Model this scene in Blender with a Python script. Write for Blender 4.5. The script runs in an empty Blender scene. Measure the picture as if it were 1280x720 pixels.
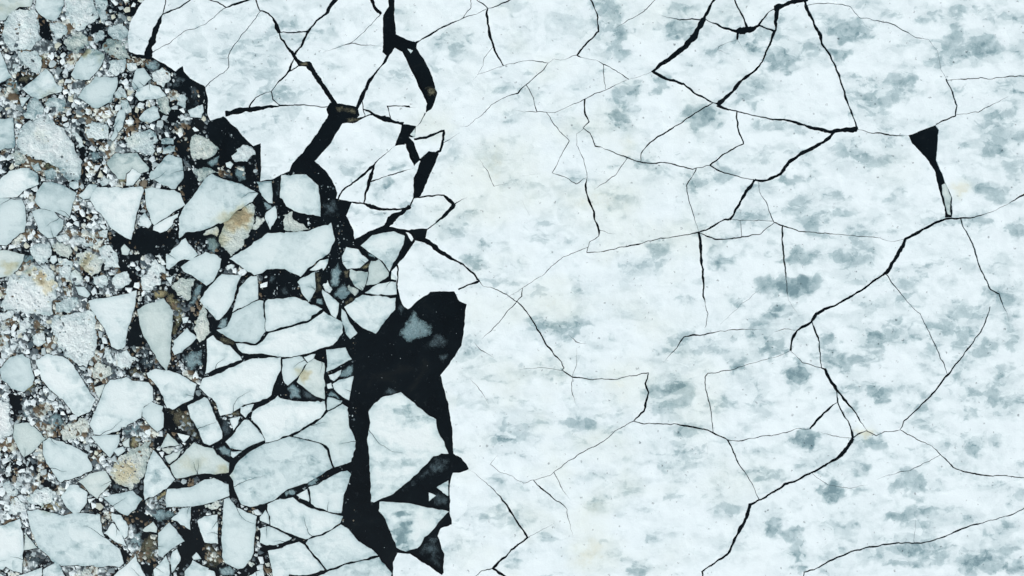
import bpy, math, random
import numpy as np
from mathutils import Vector, noise
from mathutils.geometry import delaunay_2d_cdt
# ================================================================ camera, sky, sun, exposure
SC = bpy.context.scene
cam = bpy.data.cameras.new('camera'); camo = bpy.data.objects.new('camera', cam); SC.collection.objects.link(camo); SC.camera = camo
CAM_H = 160.0
camo.location = (0, 0, CAM_H); camo.rotation_euler = (0, 0, 0)          # a drone looking straight down
cam.sensor_width = 36; cam.lens = 36*CAM_H/128.0; cam.clip_start = 1; cam.clip_end = 6000
SUN_EL, SUN_ROT = 42, 215
wd = bpy.data.worlds.new('World'); SC.world = wd; wd.use_nodes = True
wn = wd.node_tree.nodes; wl = wd.node_tree.links; bg = wn['Background']
sky = wn.new('ShaderNodeTexSky'); sky.sky_type = 'NISHITA'; sky.sun_disc = False
sky.sun_elevation = math.radians(SUN_EL); sky.sun_rotation = math.radians(SUN_ROT); sky.dust_density = 4
hs = wn.new('ShaderNodeHueSaturation'); hs.inputs['Saturation'].default_value = .45
wl.new(sky.outputs[0], hs.inputs['Color']); wl.new(hs.outputs[0], bg.inputs[0]); bg.inputs[1].default_value = .12
sl = bpy.data.lights.new('sun', 'SUN'); sl.energy = 1.5; sl.angle = math.radians(12); sl.color = (1, .97, .92)
so = bpy.data.objects.new('sun', sl); SC.collection.objects.link(so)
az = math.radians(SUN_ROT); el = math.radians(SUN_EL)
sd = Vector((math.sin(az)*math.cos(el), math.cos(az)*math.cos(el), math.sin(el)))
so.rotation_euler = sd.to_track_quat('Z', 'Y').to_euler(); so.location = (0, 0, 50)
SC.view_settings.view_transform = 'Standard'; SC.view_settings.look = 'None'; SC.view_settings.gamma = 1; SC.view_settings.exposure = 0.28
WIDTH = 1.0
# ---------------------------------------------------------------- floes that drift apart (left part of the place)
# "@ox oy s" sets the map frame, then one floe per line: kind, then x y pairs, then an optional #label
FLOES = """
@0 0 5
n -200 -200 230 -60 205 10 195 40 120 45 60 90 35 125 -60 140 -200 100 #pale beige floe filling the top left corner of the photo
r 60 80 120 62 215 65 240 90 240 170 258 235 235 265 210 295 130 318 80 318 45 280 15 225 35 150 #round rough grey floe directly below the top left corner floe
g 240 -60 400 -60 400 30 385 75 365 110 340 132 290 120 240 80 222 45 #smooth pale floe cut by the top edge, second from the left
r 405 -60 570 -60 590 40 612 100 590 130 555 165 500 190 460 185 430 130 410 80 #rounded rough floe at the top edge, third from the left
r 310 150 375 132 410 160 430 205 390 225 350 248 335 215
r 600 -60 660 -60 670 40 665 130 640 145 610 90 600 40
y 430 240 450 200 510 195 550 235 560 280 530 300 480 330 430 315 400 270 #rough floe with an orange brown smear above the slanting rectangular floe
y 640 280 670 250 800 250 800 330 820 370 740 365 690 350 650 320
r 680 180 740 150 790 170 800 210 760 245 710 245 680 215
g 545 305 600 305 655 340 640 400 590 470 560 500 470 495 445 470 470 410 #slanting rectangular grey floe in the upper left brash
g 600 478 735 482 735 540 700 635 640 665 600 680 540 640 488 610 520 560 #smooth grey pentagonal floe just below the slanting rectangular floe
r 110 325 220 312 265 370 268 430 250 455 215 450 185 425 130 380
w 290 430 330 470 360 530 395 545 385 575 310 590 250 620 190 600 140 555 200 510
w 120 605 190 603 140 670
r 75 405 115 395 130 440 100 470 70 440
w -200 300 5 325 35 390 50 440 78 485 0 520 -200 500
s 45 500 115 510 120 590 80 620 30 580
r 205 610 240 615 275 670 270 720 230 735 160 740 150 720 170 680
r 300 605 345 615 410 625 410 690 370 695 330 670 285 655
r 680 380 790 375 780 450 720 480 680 440
r 800 395 855 400 850 440 800 440
g 855 430 900 425 950 490 900 540 840 565 825 520
r 960 455 1010 420 1065 470 1060 510 1030 545 990 530 955 490
w 860 560 940 525 1000 545 1040 600 980 620 870 628 845 600
s 905 380 960 375 1000 400 990 430 940 450 905 410
r 715 590 750 540 790 570 790 610 730 615
r 760 620 800 625 825 690 800 710 755 680
w 900 700 960 660 990 675 1003 735 945 768 890 760 870 740
y 985 620 1050 610 1070 680 1040 720 1010 700 990 650
r 580 215 640 185 665 220 640 250 590 250
s 245 265 300 245 340 280 300 320 250 320
d 1075 480 1130 470 1165 490 1130 540 1080 560
d 1185 540 1230 530 1250 600 1240 680 1200 660
w 1175 690 1215 675 1270 655 1275 700 1262 740 1190 730
r 1100 600 1150 580 1170 620 1150 670 1110 660
o 240 330 290 340 290 380 240 370
b 120 470 200 450 230 470 170 520 120 510
@0 144 5
g -200 15 85 20 88 90 98 180 85 205 0 222 -200 225 #smooth square grey floe against the left edge beside the big rough floe
R 150 60 190 30 290 5 330 40 400 90 440 130 470 200 505 290 515 385 520 405 440 410 400 395 360 335 300 300 165 255 125 215 100 175 110 130 #big rough white floe with a beige centre, left of the narrow dark channel
w 60 350 130 332 180 330 235 365 245 430 150 475 110 510 0 520 -20 470 5 400 #bright oval floe below the big rough white floe at the left edge
g 275 420 330 418 400 440 480 490 455 570 430 645 360 610 260 585 218 530 230 480
g -200 520 60 520 140 530 160 570 165 665 155 730 105 760 40 815 -200 800 #smooth grey block on the left edge below the bright oval floe
g 200 600 245 585 340 600 365 635 402 655 385 720 350 760 300 770 250 730 235 690
w 440 420 490 415 495 455 465 465 435 445
r 450 120 480 115 525 165 525 205 495 200 470 160
s 435 75 470 70 500 90 485 110 440 105
r 535 60 560 40 670 70 680 110 670 160 620 150 540 130
g 730 10 745 -30 775 -40 785 10 770 75 735 130 705 165 690 150 715 100 715 60
r 800 140 840 110 940 80 990 160 965 220 930 245 860 230 795 195 780 160
n 670 300 720 240 860 235 895 290 935 330 930 350 880 365 830 330 790 365 785 400 740 400 720 370 690 340
o 722 378 790 372 785 440 740 435
w 830 333 885 368 830 438 788 440 793 370
g 1055 245 1135 270 1145 345 1150 390 1100 460 1060 455 990 420 935 395 935 365 990 310 #pale kite shaped floe above the dark gap, right of the ochre cornered floe
w 600 450 890 448 900 465 880 540 850 650 830 740 820 780 760 750 690 700 650 640 600 590 565 530 575 480 #bright wedge floe with flat top pointing down into black water
g 905 460 950 448 1030 465 1090 468 1130 490 1158 560 1080 610 1020 650 965 690 945 660 915 560 #grey floe immediately right of the bright flat topped wedge floe
w 895 620 910 610 950 680 930 705 880 690 875 640
w 960 695 1060 635 1120 610 1110 640 1050 720 1000 735 960 720
r 1000 150 1040 140 1090 150 1080 185 1010 180
r 1020 210 1090 190 1105 215 1060 245 1025 240
d 1060 40 1130 45 1150 80 1090 90
y 1195 170 1215 110 1300 140 1370 215 1345 250 1280 285 1200 260 1190 210
y 1210 350 1280 320 1370 350 1310 370 1260 415 1230 405
s 560 225 620 230 640 265 590 295 555 265
o 160 258 300 300 360 335 400 395 370 385 280 330
y 90 200 150 250 160 300 100 310 80 250
r 200 310 240 300 260 340 220 350
r 275 340 330 330 370 370 350 400 290 395
w 520 480 560 430 610 435 600 470 560 520 520 530 490 500
r 620 410 690 395 685 435 640 440
@0 0 1
W 256 224 265 217 280 224 302 230 323 242 316 252 306 258 294 266 286 276 268 282 250 289 236 290 224 298 224 272 231 257 243 243 #big shield shaped white floe with a yellow stained lower right side
y 316 253 319 258 319 272 314 288 305 306 295 314 289 321 276 310 276 290 280 276 294 267 306 259 #yellow stained floe tucked under the lower right of the shield shaped floe
y 256 289 272 284 274 296 256 293
g 226 334 240 324 256 316 257 315 268 317 277 324 275 335 268 350 258 357 253 353 240 344 230 340
w 479 496 499 490.5 501 490 512 499 532 516 545 524 547 537 549 543 555 552 561 567 542 570 522 592 507 604 492 617 480 622 468 628 464 627 463 600 462 576 459 548 463 528 461 514 468 504 #large white island floe inside the black open pool
w 475 627 512 629 561 639 545 657 522 685 507 689 496 684 492 674 482 650 474 638 #white shield shaped island at the bottom of the black pool
w 546 609 560.5 600 560.5 620
w 536 615 545 619 536 626
n 1177 231 1181 229 1188.5 247 1188.5 269 1185 268 1181.5 257 1178 243 #beige submerged tongue of ice below the black hole in the upper right
b 207 511 222 510 234 514 246 536 252 552 238 546 222 534
b 167 462 184 464 184 474 172 472
b 150 548 160 545 164 556 154 560
o 20 478 34 470 44 482 36 492 24 488
b 36 508 52 506 60 520 46 528
@256 144 5
R 200 215 240 185 290 195 312 245 275 280 200 300 165 260
s 30 280 90 255 80 300 45 325 10 300
s 190 315 250 310 260 400 220 420 190 380
d 120 345 170 350 185 400 130 390
w 130 300 160 290 180 305 160 335 135 325
g 325 415 420 412 425 550 400 548 360 505 340 460
g 385 605 440 565 450 590 455 640 410 715 400 690 378 650
s 365 540 420 560 428 575 380 598
y 325 630 370 650 380 665 340 710 300 720 300 690
w 478 375 635 370 710 440 722 540 725 635 560 600 510 570 485 520 470 515 475 450 #cream pentagonal floe on the left bank of the broad black lead
d 735 510 820 530 850 632 740 635
y 490 610 545 610 555 645 600 670 650 710 600 725 490 720
d 440 420 470 415 470 500 445 500
@256 288 5
g 395 15 540 12 640 5 690 -15 790 -48 800 -5 815 50 770 150 720 180 640 240 600 290 560 270 500 240 410 243 360 265 310 280 270 260 155 175 180 160 250 120 340 55 #big grey winged floe above the round black gap with rubble
g 600 300 690 260 695 375 650 450 600 380 580 320
w 655 248 720 190 775 175 770 205 740 250 735 235 690 252
w -30 440 0 385 30 350 110 272 235 275 210 320 200 360 185 430 150 490 90 560 75 560 50 530 0 480
g 215 360 290 285 325 285 335 340 335 430 300 445 175 512 190 460
s 100 560 140 540 145 590 110 620 75 610
g 75 622 140 600 175 520 250 478 330 440 368 440 368 520 378 560 372 610 382 632 345 683 318 706 190 695 140 665 #left third of the large cracked floe under the round black gap
w 395 430 560 415 640 445 735 490 700 520 640 565 545 590 400 632 385 630 376 600 382 555 375 500 382 440 #upper part of the large cracked floe, touching the round black gap
w 743 506 800 540 860 575 862 640 830 690 800 715 760 728 660 765 540 790 480 790 360 770 235 765 205 730 195 708 325 718 363 695 399 643 549 602 644 578 709 533 #long lower part of the large cracked floe left of the pool
w 860 165 885 105 960 120 1025 185 970 235 890 240 862 200
w 975 95 1050 30 1180 5 1250 35 1240 90 1190 190 1155 255 1110 190 1075 170 1020 130
n 1040 190 1090 180 1150 260 1150 285 1085 330 1010 345 1020 300 1025 250
n 905 245 1020 260 1010 330 985 378 940 350 905 290
w 1000 390 1080 335 1160 320 1195 325 1200 400 1130 405 1060 400
w 1170 250 1195 270 1195 310 1165 305
w 985 405 1060 410 1195 420 1190 495 1130 560 1070 645 1010 620 950 580 910 540 885 500 870 480 #white rounded triangle floe on the upper left bank of the black pool
g 855 490 880 510 910 580 955 640 910 680 880 640 860 580
w 735 370 780 400 840 455 835 500 820 550 790 530 760 460 740 410
s 790 240 830 200 860 260 830 350 780 350
s 800 390 870 320 915 390 860 430 810 420
r 730 340 760 315 800 370 780 390
b 690 260 735 250 730 370 690 420 665 440 695 380
o 965 240 1030 190 1038 200 1015 252
b 850 450 960 400 985 400 880 480
b 865 250 900 245 900 300 870 300
b 62 650 140 665 190 695 190 720 110 710 70 680
y 905 340 960 370 950 400 910 390
s 700 430 730 430 740 460 700 455
d 410 280 440 290 430 330 400 320
s 10 50 60 40 95 90 60 140 10 110
r 140 215 180 220 180 245 145 240
d 460 360 510 350 540 400 480 410
s 1010 130 1070 160 1060 180 1020 150
@256 432 5
w 15 -40 55 -65 75 -35 120 -10 160 0 235 88 60 150 5 178 15 100
w -35 260 -10 205 60 185 240 100 300 80 475 72 475 155 430 250 418 305 350 345 300 355 235 375 200 400 165 425 100 440 72 360 20 315 #bright snowy floe just below the long cracked floe, left of the pool
g 485 85 560 72 610 70 640 110 600 170 545 230 520 250 490 215 482 150
n 640 110 680 82 750 110 745 180 750 335 700 320 630 270 575 225 610 160
g 620 70 690 50 680 80 645 105
g 760 25 880 12 920 85 850 120 790 150 760 165 768 95
w 775 185 855 150 850 180 810 220 785 210
s 830 200 860 155 925 115 928 180 880 200
w 800 240 840 215 932 190 900 340 860 320 810 270
w 762 240 790 230 800 265 770 270
s 765 300 800 285 850 330 780 315
s 515 265 555 240 600 270 600 330 540 335
d 605 275 640 280 735 333 690 343 610 335
w 300 410 340 385 395 360 455 312 530 340 620 350 750 345 755 400 725 450 525 562 490 567 450 590 380 605 375 580 340 510 290 450
g 770 320 860 345 850 360 770 405 762 400 765 340
w 860 365 895 385 900 480 945 600 930 690 915 725 815 760 797 720 775 640 740 612 690 596 555 565 722 460 775 410 #tall white floe forming the left bank of the pool's waist
W 400 608 455 592 530 568 690 604 738 625 765 655 785 725 800 762 640 860 520 895 440 960 385 982 285 1008 228 990 195 920 158 810 215 718 250 690 300 650 380 612 #largest grey white floe left of the island in the pool
w 130 600 175 560 200 520 245 462 275 465 330 520 360 560 375 590 300 620 235 655 160 640
w 225 380 310 365 290 410 255 450 225 420
w 160 455 225 440 210 490 180 530 165 490
w 165 660 235 660 180 700 165 690
b 160 415 215 400 225 435 175 445
d 90 450 150 440 180 540 110 590
s 75 640 120 620 160 650 155 695 110 685
b 20 325 70 360 85 440 40 360
@0 432 5
w 1175 375 1280 320 1300 330 1390 540 1390 580 1310 622 1280 610 1270 600 1240 520 1190 450
g 0 150 60 75 140 50 190 85 215 190 210 240 150 290 70 270 15 215
w 225 90 300 50 400 70 460 120 510 200 550 270 600 340 565 410 490 445 455 420 400 340 330 290 260 210 #long smooth leaf shaped floe leaning right, left of the bright hump floe
w 660 250 690 215 790 195 830 220 930 230 955 260 960 345 900 380 885 450 750 530 640 560 590 555 560 490 600 400 #very bright smooth hump shaped floe in the lower left
w 920 170 970 145 1060 155 1130 180 1230 240 1205 335 1130 370 1080 400 1045 390 1010 300 990 260 930 200
g 890 395 950 350 1022 380 1022 510 985 540 930 490 890 440
y 590 130 620 90 700 145 690 190 640 220 590 180
r 735 60 790 25 845 75 820 140 760 150 735 110
r 650 10 690 10 700 60 715 100 690 115 655 60
s 1135 60 1260 20 1265 120 1190 160 1150 110
d 870 10 930 0 955 55 920 65 870 50
d 870 100 900 70 975 95 960 130 900 155
n 590 260 655 240 640 290 620 335
g 570 565 745 555 750 600 710 670 690 700 640 650
g 700 650 770 630 785 655 740 690
n 765 605 812 575 812 635 775 630
o 817 560 875 560 870 640 820 640
y 700 760 740 700 820 650 900 610 950 600 925 720 890 830 860 860 810 905 740 870 700 830 680 790
y 380 540 440 490 500 450 555 470 560 510 500 560 430 590 390 590
n 90 490 180 480 230 520 290 580 250 620 200 670 150 700 115 640 85 570
g 270 600 310 575 400 600 500 650 550 680 575 740 575 780 530 795 470 825 380 855 345 810 290 735 270 670 #smooth pale grey floe below the leaf shaped floe, lower left
R -200 330 40 340 65 400 60 470 85 540 60 570 -200 600
w 1110 545 1190 565 1150 605 1120 570
n 1000 640 1050 545 1125 620
y 1005 652 1120 635 1050 672
n 1060 750 1110 715 1215 602 1280 635 1330 640 1375 690 1435 735 1430 790 1350 805 1280 800 1200 810 1105 832 1075 790
n 1030 690 1150 640 1105 708 1060 740
s 770 520 850 480 900 520 860 560 780 560
b 805 150 860 130 870 200 800 190
b 160 280 210 265 230 300 180 310
s 290 470 340 420 380 430 400 480 340 540 310 520
s 140 420 180 400 190 440 160 460
@0 288 5
R 60 295 150 260 215 215 290 220 340 270 360 330 355 400 330 470 330 530 250 530 120 500 20 500 10 460 50 380 50 330 #big rough floe with a mustard yellow patch, near the left edge
n -200 125 50 125 155 150 150 185 110 250 60 290 0 295 -200 280
r 190 120 240 80 300 75 325 110 310 160 310 210 270 215 230 200 200 160
s 155 150 200 150 215 180 190 215 135 245 130 220
y 330 90 360 75 440 85 450 130 430 175 390 160 340 120
w 320 160 350 155 360 190 335 210 315 190
r 370 180 450 190 455 240 420 310 385 280 375 230
r 440 260 480 250 515 290 500 330 460 340 440 310
g 470 350 530 350 565 400 550 420 490 400
r 350 450 420 415 480 420 500 460 440 510 370 510 350 485
r 345 535 470 518 570 495 605 560 612 640 605 720 590 770 545 858 490 850 440 800 365 730 340 650 328 590 #large rough egg shaped floe left of the long blue grey wedge
w 555 440 640 425 770 400 855 375 850 450 820 560 800 620 785 720 775 735 735 745 700 725 665 640 610 550 570 490 #long wedge floe with a blue grey streak, left of the narrow black wedge
n 860 495 950 450 1025 425 1085 505 1080 600 1070 650 1070 720 1060 830 1045 880 1000 830 935 720 890 640 870 560 #cream tooth shaped floe edged by orange brown stained ice
o 1040 385 1090 400 1140 470 1140 560 1110 620 1080 690 1072 650 1088 505 1030 425
o 950 380 1030 370 1060 390 1025 420 960 430
g 1085 690 1170 610 1230 665 1195 710 1140 760 1090 780 1075 740
y 1075 350 1140 290 1220 310 1200 380 1170 440 1110 400
s 1185 460 1230 330 1265 340 1250 400 1215 470
w 1035 295 1085 285 1070 340
r 880 300 930 250 1000 270 1010 340 950 370 890 365
r 940 200 975 185 1040 240 1040 270 980 270 935 240
r 970 160 990 150 1040 210 1020 220
n 755 110 780 85 815 120 800 155 765 150
y 480 150 540 130 600 140 650 190 640 240 570 290 520 240 480 200
r 620 110 690 90 740 150 745 230 680 230 640 180
r 740 270 790 260 830 320 760 370 700 350 700 300
r 580 285 640 275 690 330 650 360 600 340
y 1240 540 1280 470 1300 560 1310 640 1275 690 1235 690 1210 625
w 1140 545 1180 540 1170 575 1145 580
r 340 40 420 20 440 60 380 75
r 500 40 560 30 630 70 600 100 520 90 470 70
r 610 0 680 -10 680 40 630 45
r 0 505 90 503 70 545 20 550
w 1040 160 1100 100 1160 45 1180 80 1240 150 1200 185 1155 180 1110 200 1060 245 1040 235
d 5 310 50 300 50 340 30 370
r 120 570 180 540 190 600 160 640 120 630
b 210 590 270 560 290 600 250 640
y 0 570 50 560 60 600 20 620
r 200 660 270 640 290 700 220 720
@0 576 5
w -200 400 30 400 125 360 145 440 150 560 140 700 90 690 40 660 20 680 -200 650 #large white floe on the left edge near the bottom left corner
n 160 450 235 545 152 560
W 170 310 240 300 310 320 400 340 470 325 625 330 640 440 660 480 750 550 775 640 750 665 680 655 640 665 540 655 390 655 330 630 310 600 240 540 195 430 #largest floe of the lower left, trapezoid with a bright snowy patch
w 380 225 440 150 490 150 550 200 545 260 500 320 460 330 400 260
n 490 130 560 80 660 60 700 130 650 190 610 235 560 200
r 160 240 230 170 300 165 350 195 350 230 280 260 260 290 190 270
o 260 280 300 250 370 255 395 295 330 320 270 300
r 60 330 60 240 110 230 165 290 150 320 80 345
g 645 228 830 185 890 240 850 300 800 340 745 320 690 270
w 700 325 760 340 805 410 800 470 780 485 740 420 700 360
w 650 450 705 385 760 450 795 535 740 515 690 480
b 890 480 940 450 985 470 1000 590 960 640 900 640 875 560
n 890 430 960 380 985 420 980 450 900 440
s 800 500 840 450 885 440 885 560 830 575
g 990 450 1060 385 1155 500 1060 560 1020 600 990 590
w 1070 365 1130 300 1195 285 1190 430
w 960 680 1040 590 1060 640 1062 700 1050 780 960 780
w 1065 620 1080 565 1110 548 1130 600 1120 640 1075 700
w 715 715 850 590 870 640 910 720 900 850 720 850
w 270 680 360 625 385 670 410 720 410 850 270 850
w 100 720 200 690 265 665 265 850 80 850
d 160 570 240 560 300 610 300 640 220 670 150 680
y 480 690 530 670 590 690 560 730 490 730
w 550 240 600 230 560 265
g 1200 600 1230 570 1260 610 1210 620
s 900 300 960 280 1100 330 1060 380 980 370
o 965 235 1040 178 1040 215 985 240
w 930 0 960 -70 1020 0 1095 115 1040 175 960 225 905 245 900 120 #white spearhead floe with a blue grey shaded flank in the lower left
g 1045 175 1190 165 1280 115 1335 105 1430 145 1435 215 1400 232 1280 272 1200 285 1110 285 1040 292 1035 230
w 1150 850 1155 690 1205 622 1250 645 1305 670 1300 850
r 20 150 60 120 110 180 100 220 50 210
d 690 150 730 140 770 170 720 190
d 650 330 690 340 670 410 640 400
w -10 760 0 700 60 740 90 760 60 850 -30 850
@256 576 5
y 0 277 110 240 90 290 40 305 0 298
g 120 240 155 230 200 290 325 345 318 400 310 560 290 610 240 670 215 675 130 640 110 600 105 480 115 330 #tall pale column shaped floe near the bottom, left of the black junction
w -45 375 0 345 82 335 84 520 0 507 -15 470
g 380 305 400 340 405 395 345 370 345 350
w 392 270 440 245 550 225 600 265 670 300 770 320 865 345 845 385 790 430 700 465 630 490 560 465 412 400 412 350 392 305
w 650 165 720 140 810 85 890 60 915 80 865 240 855 325 780 318 740 300 690 290 665 265 660 200
w 575 212 640 175 655 245 650 255 600 232
g 345 425 400 405 470 440 545 480 530 495 450 525 385 528 345 510
w 395 560 450 550 540 520 590 505 625 525 750 682 640 712 530 708 505 760 490 850 435 850 425 700 408 620
w 650 490 740 465 800 430 850 395 900 425 960 500 1040 550 1085 588 990 615 860 645 765 680 700 600 632 515
w 700 725 860 655 990 622 1090 597 1130 650 1168 700 1168 900 640 900 650 740
w 270 720 360 675 375 720 380 850 250 850
w 0 850 0 675 60 690 70 720 60 850
b 0 510 50 520 95 560 110 620 60 680 0 650
s 85 680 150 655 200 680 180 715 110 720
y 265 640 295 625 310 650 290 665
s 640 140 690 100 720 110 700 150 650 160
s 500 200 530 180 580 185 560 215 510 225
b 530 716 610 716 620 850 520 850
@256 0 5
b 820 662 950 680 940 708 830 702
b 592 396 640 386 652 414 602 418
@480 0 4
b 200 440 250 430 262 480 225 500
w 118 244 146 252 134 268
w 130 675 155 642 159 690
@256 144 5
b 880 12 980 22 940 44 890 48
@480 360 4
s 72 220 100 190 150 110 175 150 240 180 240 235 190 250 120 272 #pale blocky submerged ice lump inside the black pool
d 195 270 290 220 325 270 300 300 240 315
d 265 340 320 322 320 350 295 375
@480 540 4
d 60 300 180 210 250 130 330 130 330 190 200 240 110 290
d 230 300 262 290 328 330 325 378 250 362
d 165 595 265 490 290 600 288 690
@480 360 4
d 0 510 25 490 70 515 50 540 0 542
d 60 100 80 60 105 105 85 140
"""
# ---------------------------------------------------------------- the cracked sheet
SHEET = """181 -130 181 0 170 16 163 30 160 46 162 64 170 68 181 69 194 73 212 84 220 89.6 229 83 230 90 238 98 256 107 258 110 260 125 260 144 263 151
280 146 297 162 316 183 327 179 326 194 326 227 340 224 362 214 366 204 378 192 393 172 406 152 412 140 424 143 430 152 427 156 413 180 394 201 406 213 416 226 422 241
420 248 441 253 433 270 440 284 443 292 444 299 460 290 468 287 480 283 500 288 507 292 506 303 500 325 489 340 495 346 497 360 499 370 505 382 510 386
537.5 365 567.5 364 575 376 583 380 577.5 432.5 551 469 555 485 561 510 565.5 540 567 567 577 572 587 586 577.5 590 566 591 562.5 605 562.5 640 565.5 655 551 660 547.5 670
555 692 555 715 552.5 718 530 703 512 692.5 497 691 491.5 702 491.5 716 492 830 1400 830 1400 -130"""
WATERS = [
 "489 -140 486 8 479 19 479 58 478 66 484 70 489 67 493 61 503 65 512.5 85 525 110 534 130 532 141 539.5 136 544.5 125 546.5 117 540 95 533 79 520.5 61 521 53 512.5 51 495 44 494 30 492.5 0 492.5 -140",
 "413 128 448 133.6 449 144 442 154 430 154 414 152 408 137",
 "504 155 520 157.5 519 171 511 171 518 180 526 200 518 208 512 197 507 180 495 182 499 168",
 "536 188.7 523 201 525.5 202.5 517.5 222.5 517 249 526 245.5 535 225 549 192.5",
 "507.5 288.5 534 285 533 296 531 304 517 300 514 293",
 "507 290 514 302 518.7 294 518.7 301 507.5 320 500 327 489 340 498.7 325 506 300",
 "503 155 512 156 506 181 503 181 494 183 499 170",
 "1135 170 1150 164 1169 156 1172.5 163 1171 180 1170 200 1175 213 1181 228 1189.5 247 1189.5 272 1181 272 1180 260 1175 244 1170 222 1161 202 1150 190 1140 180",
]
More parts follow.
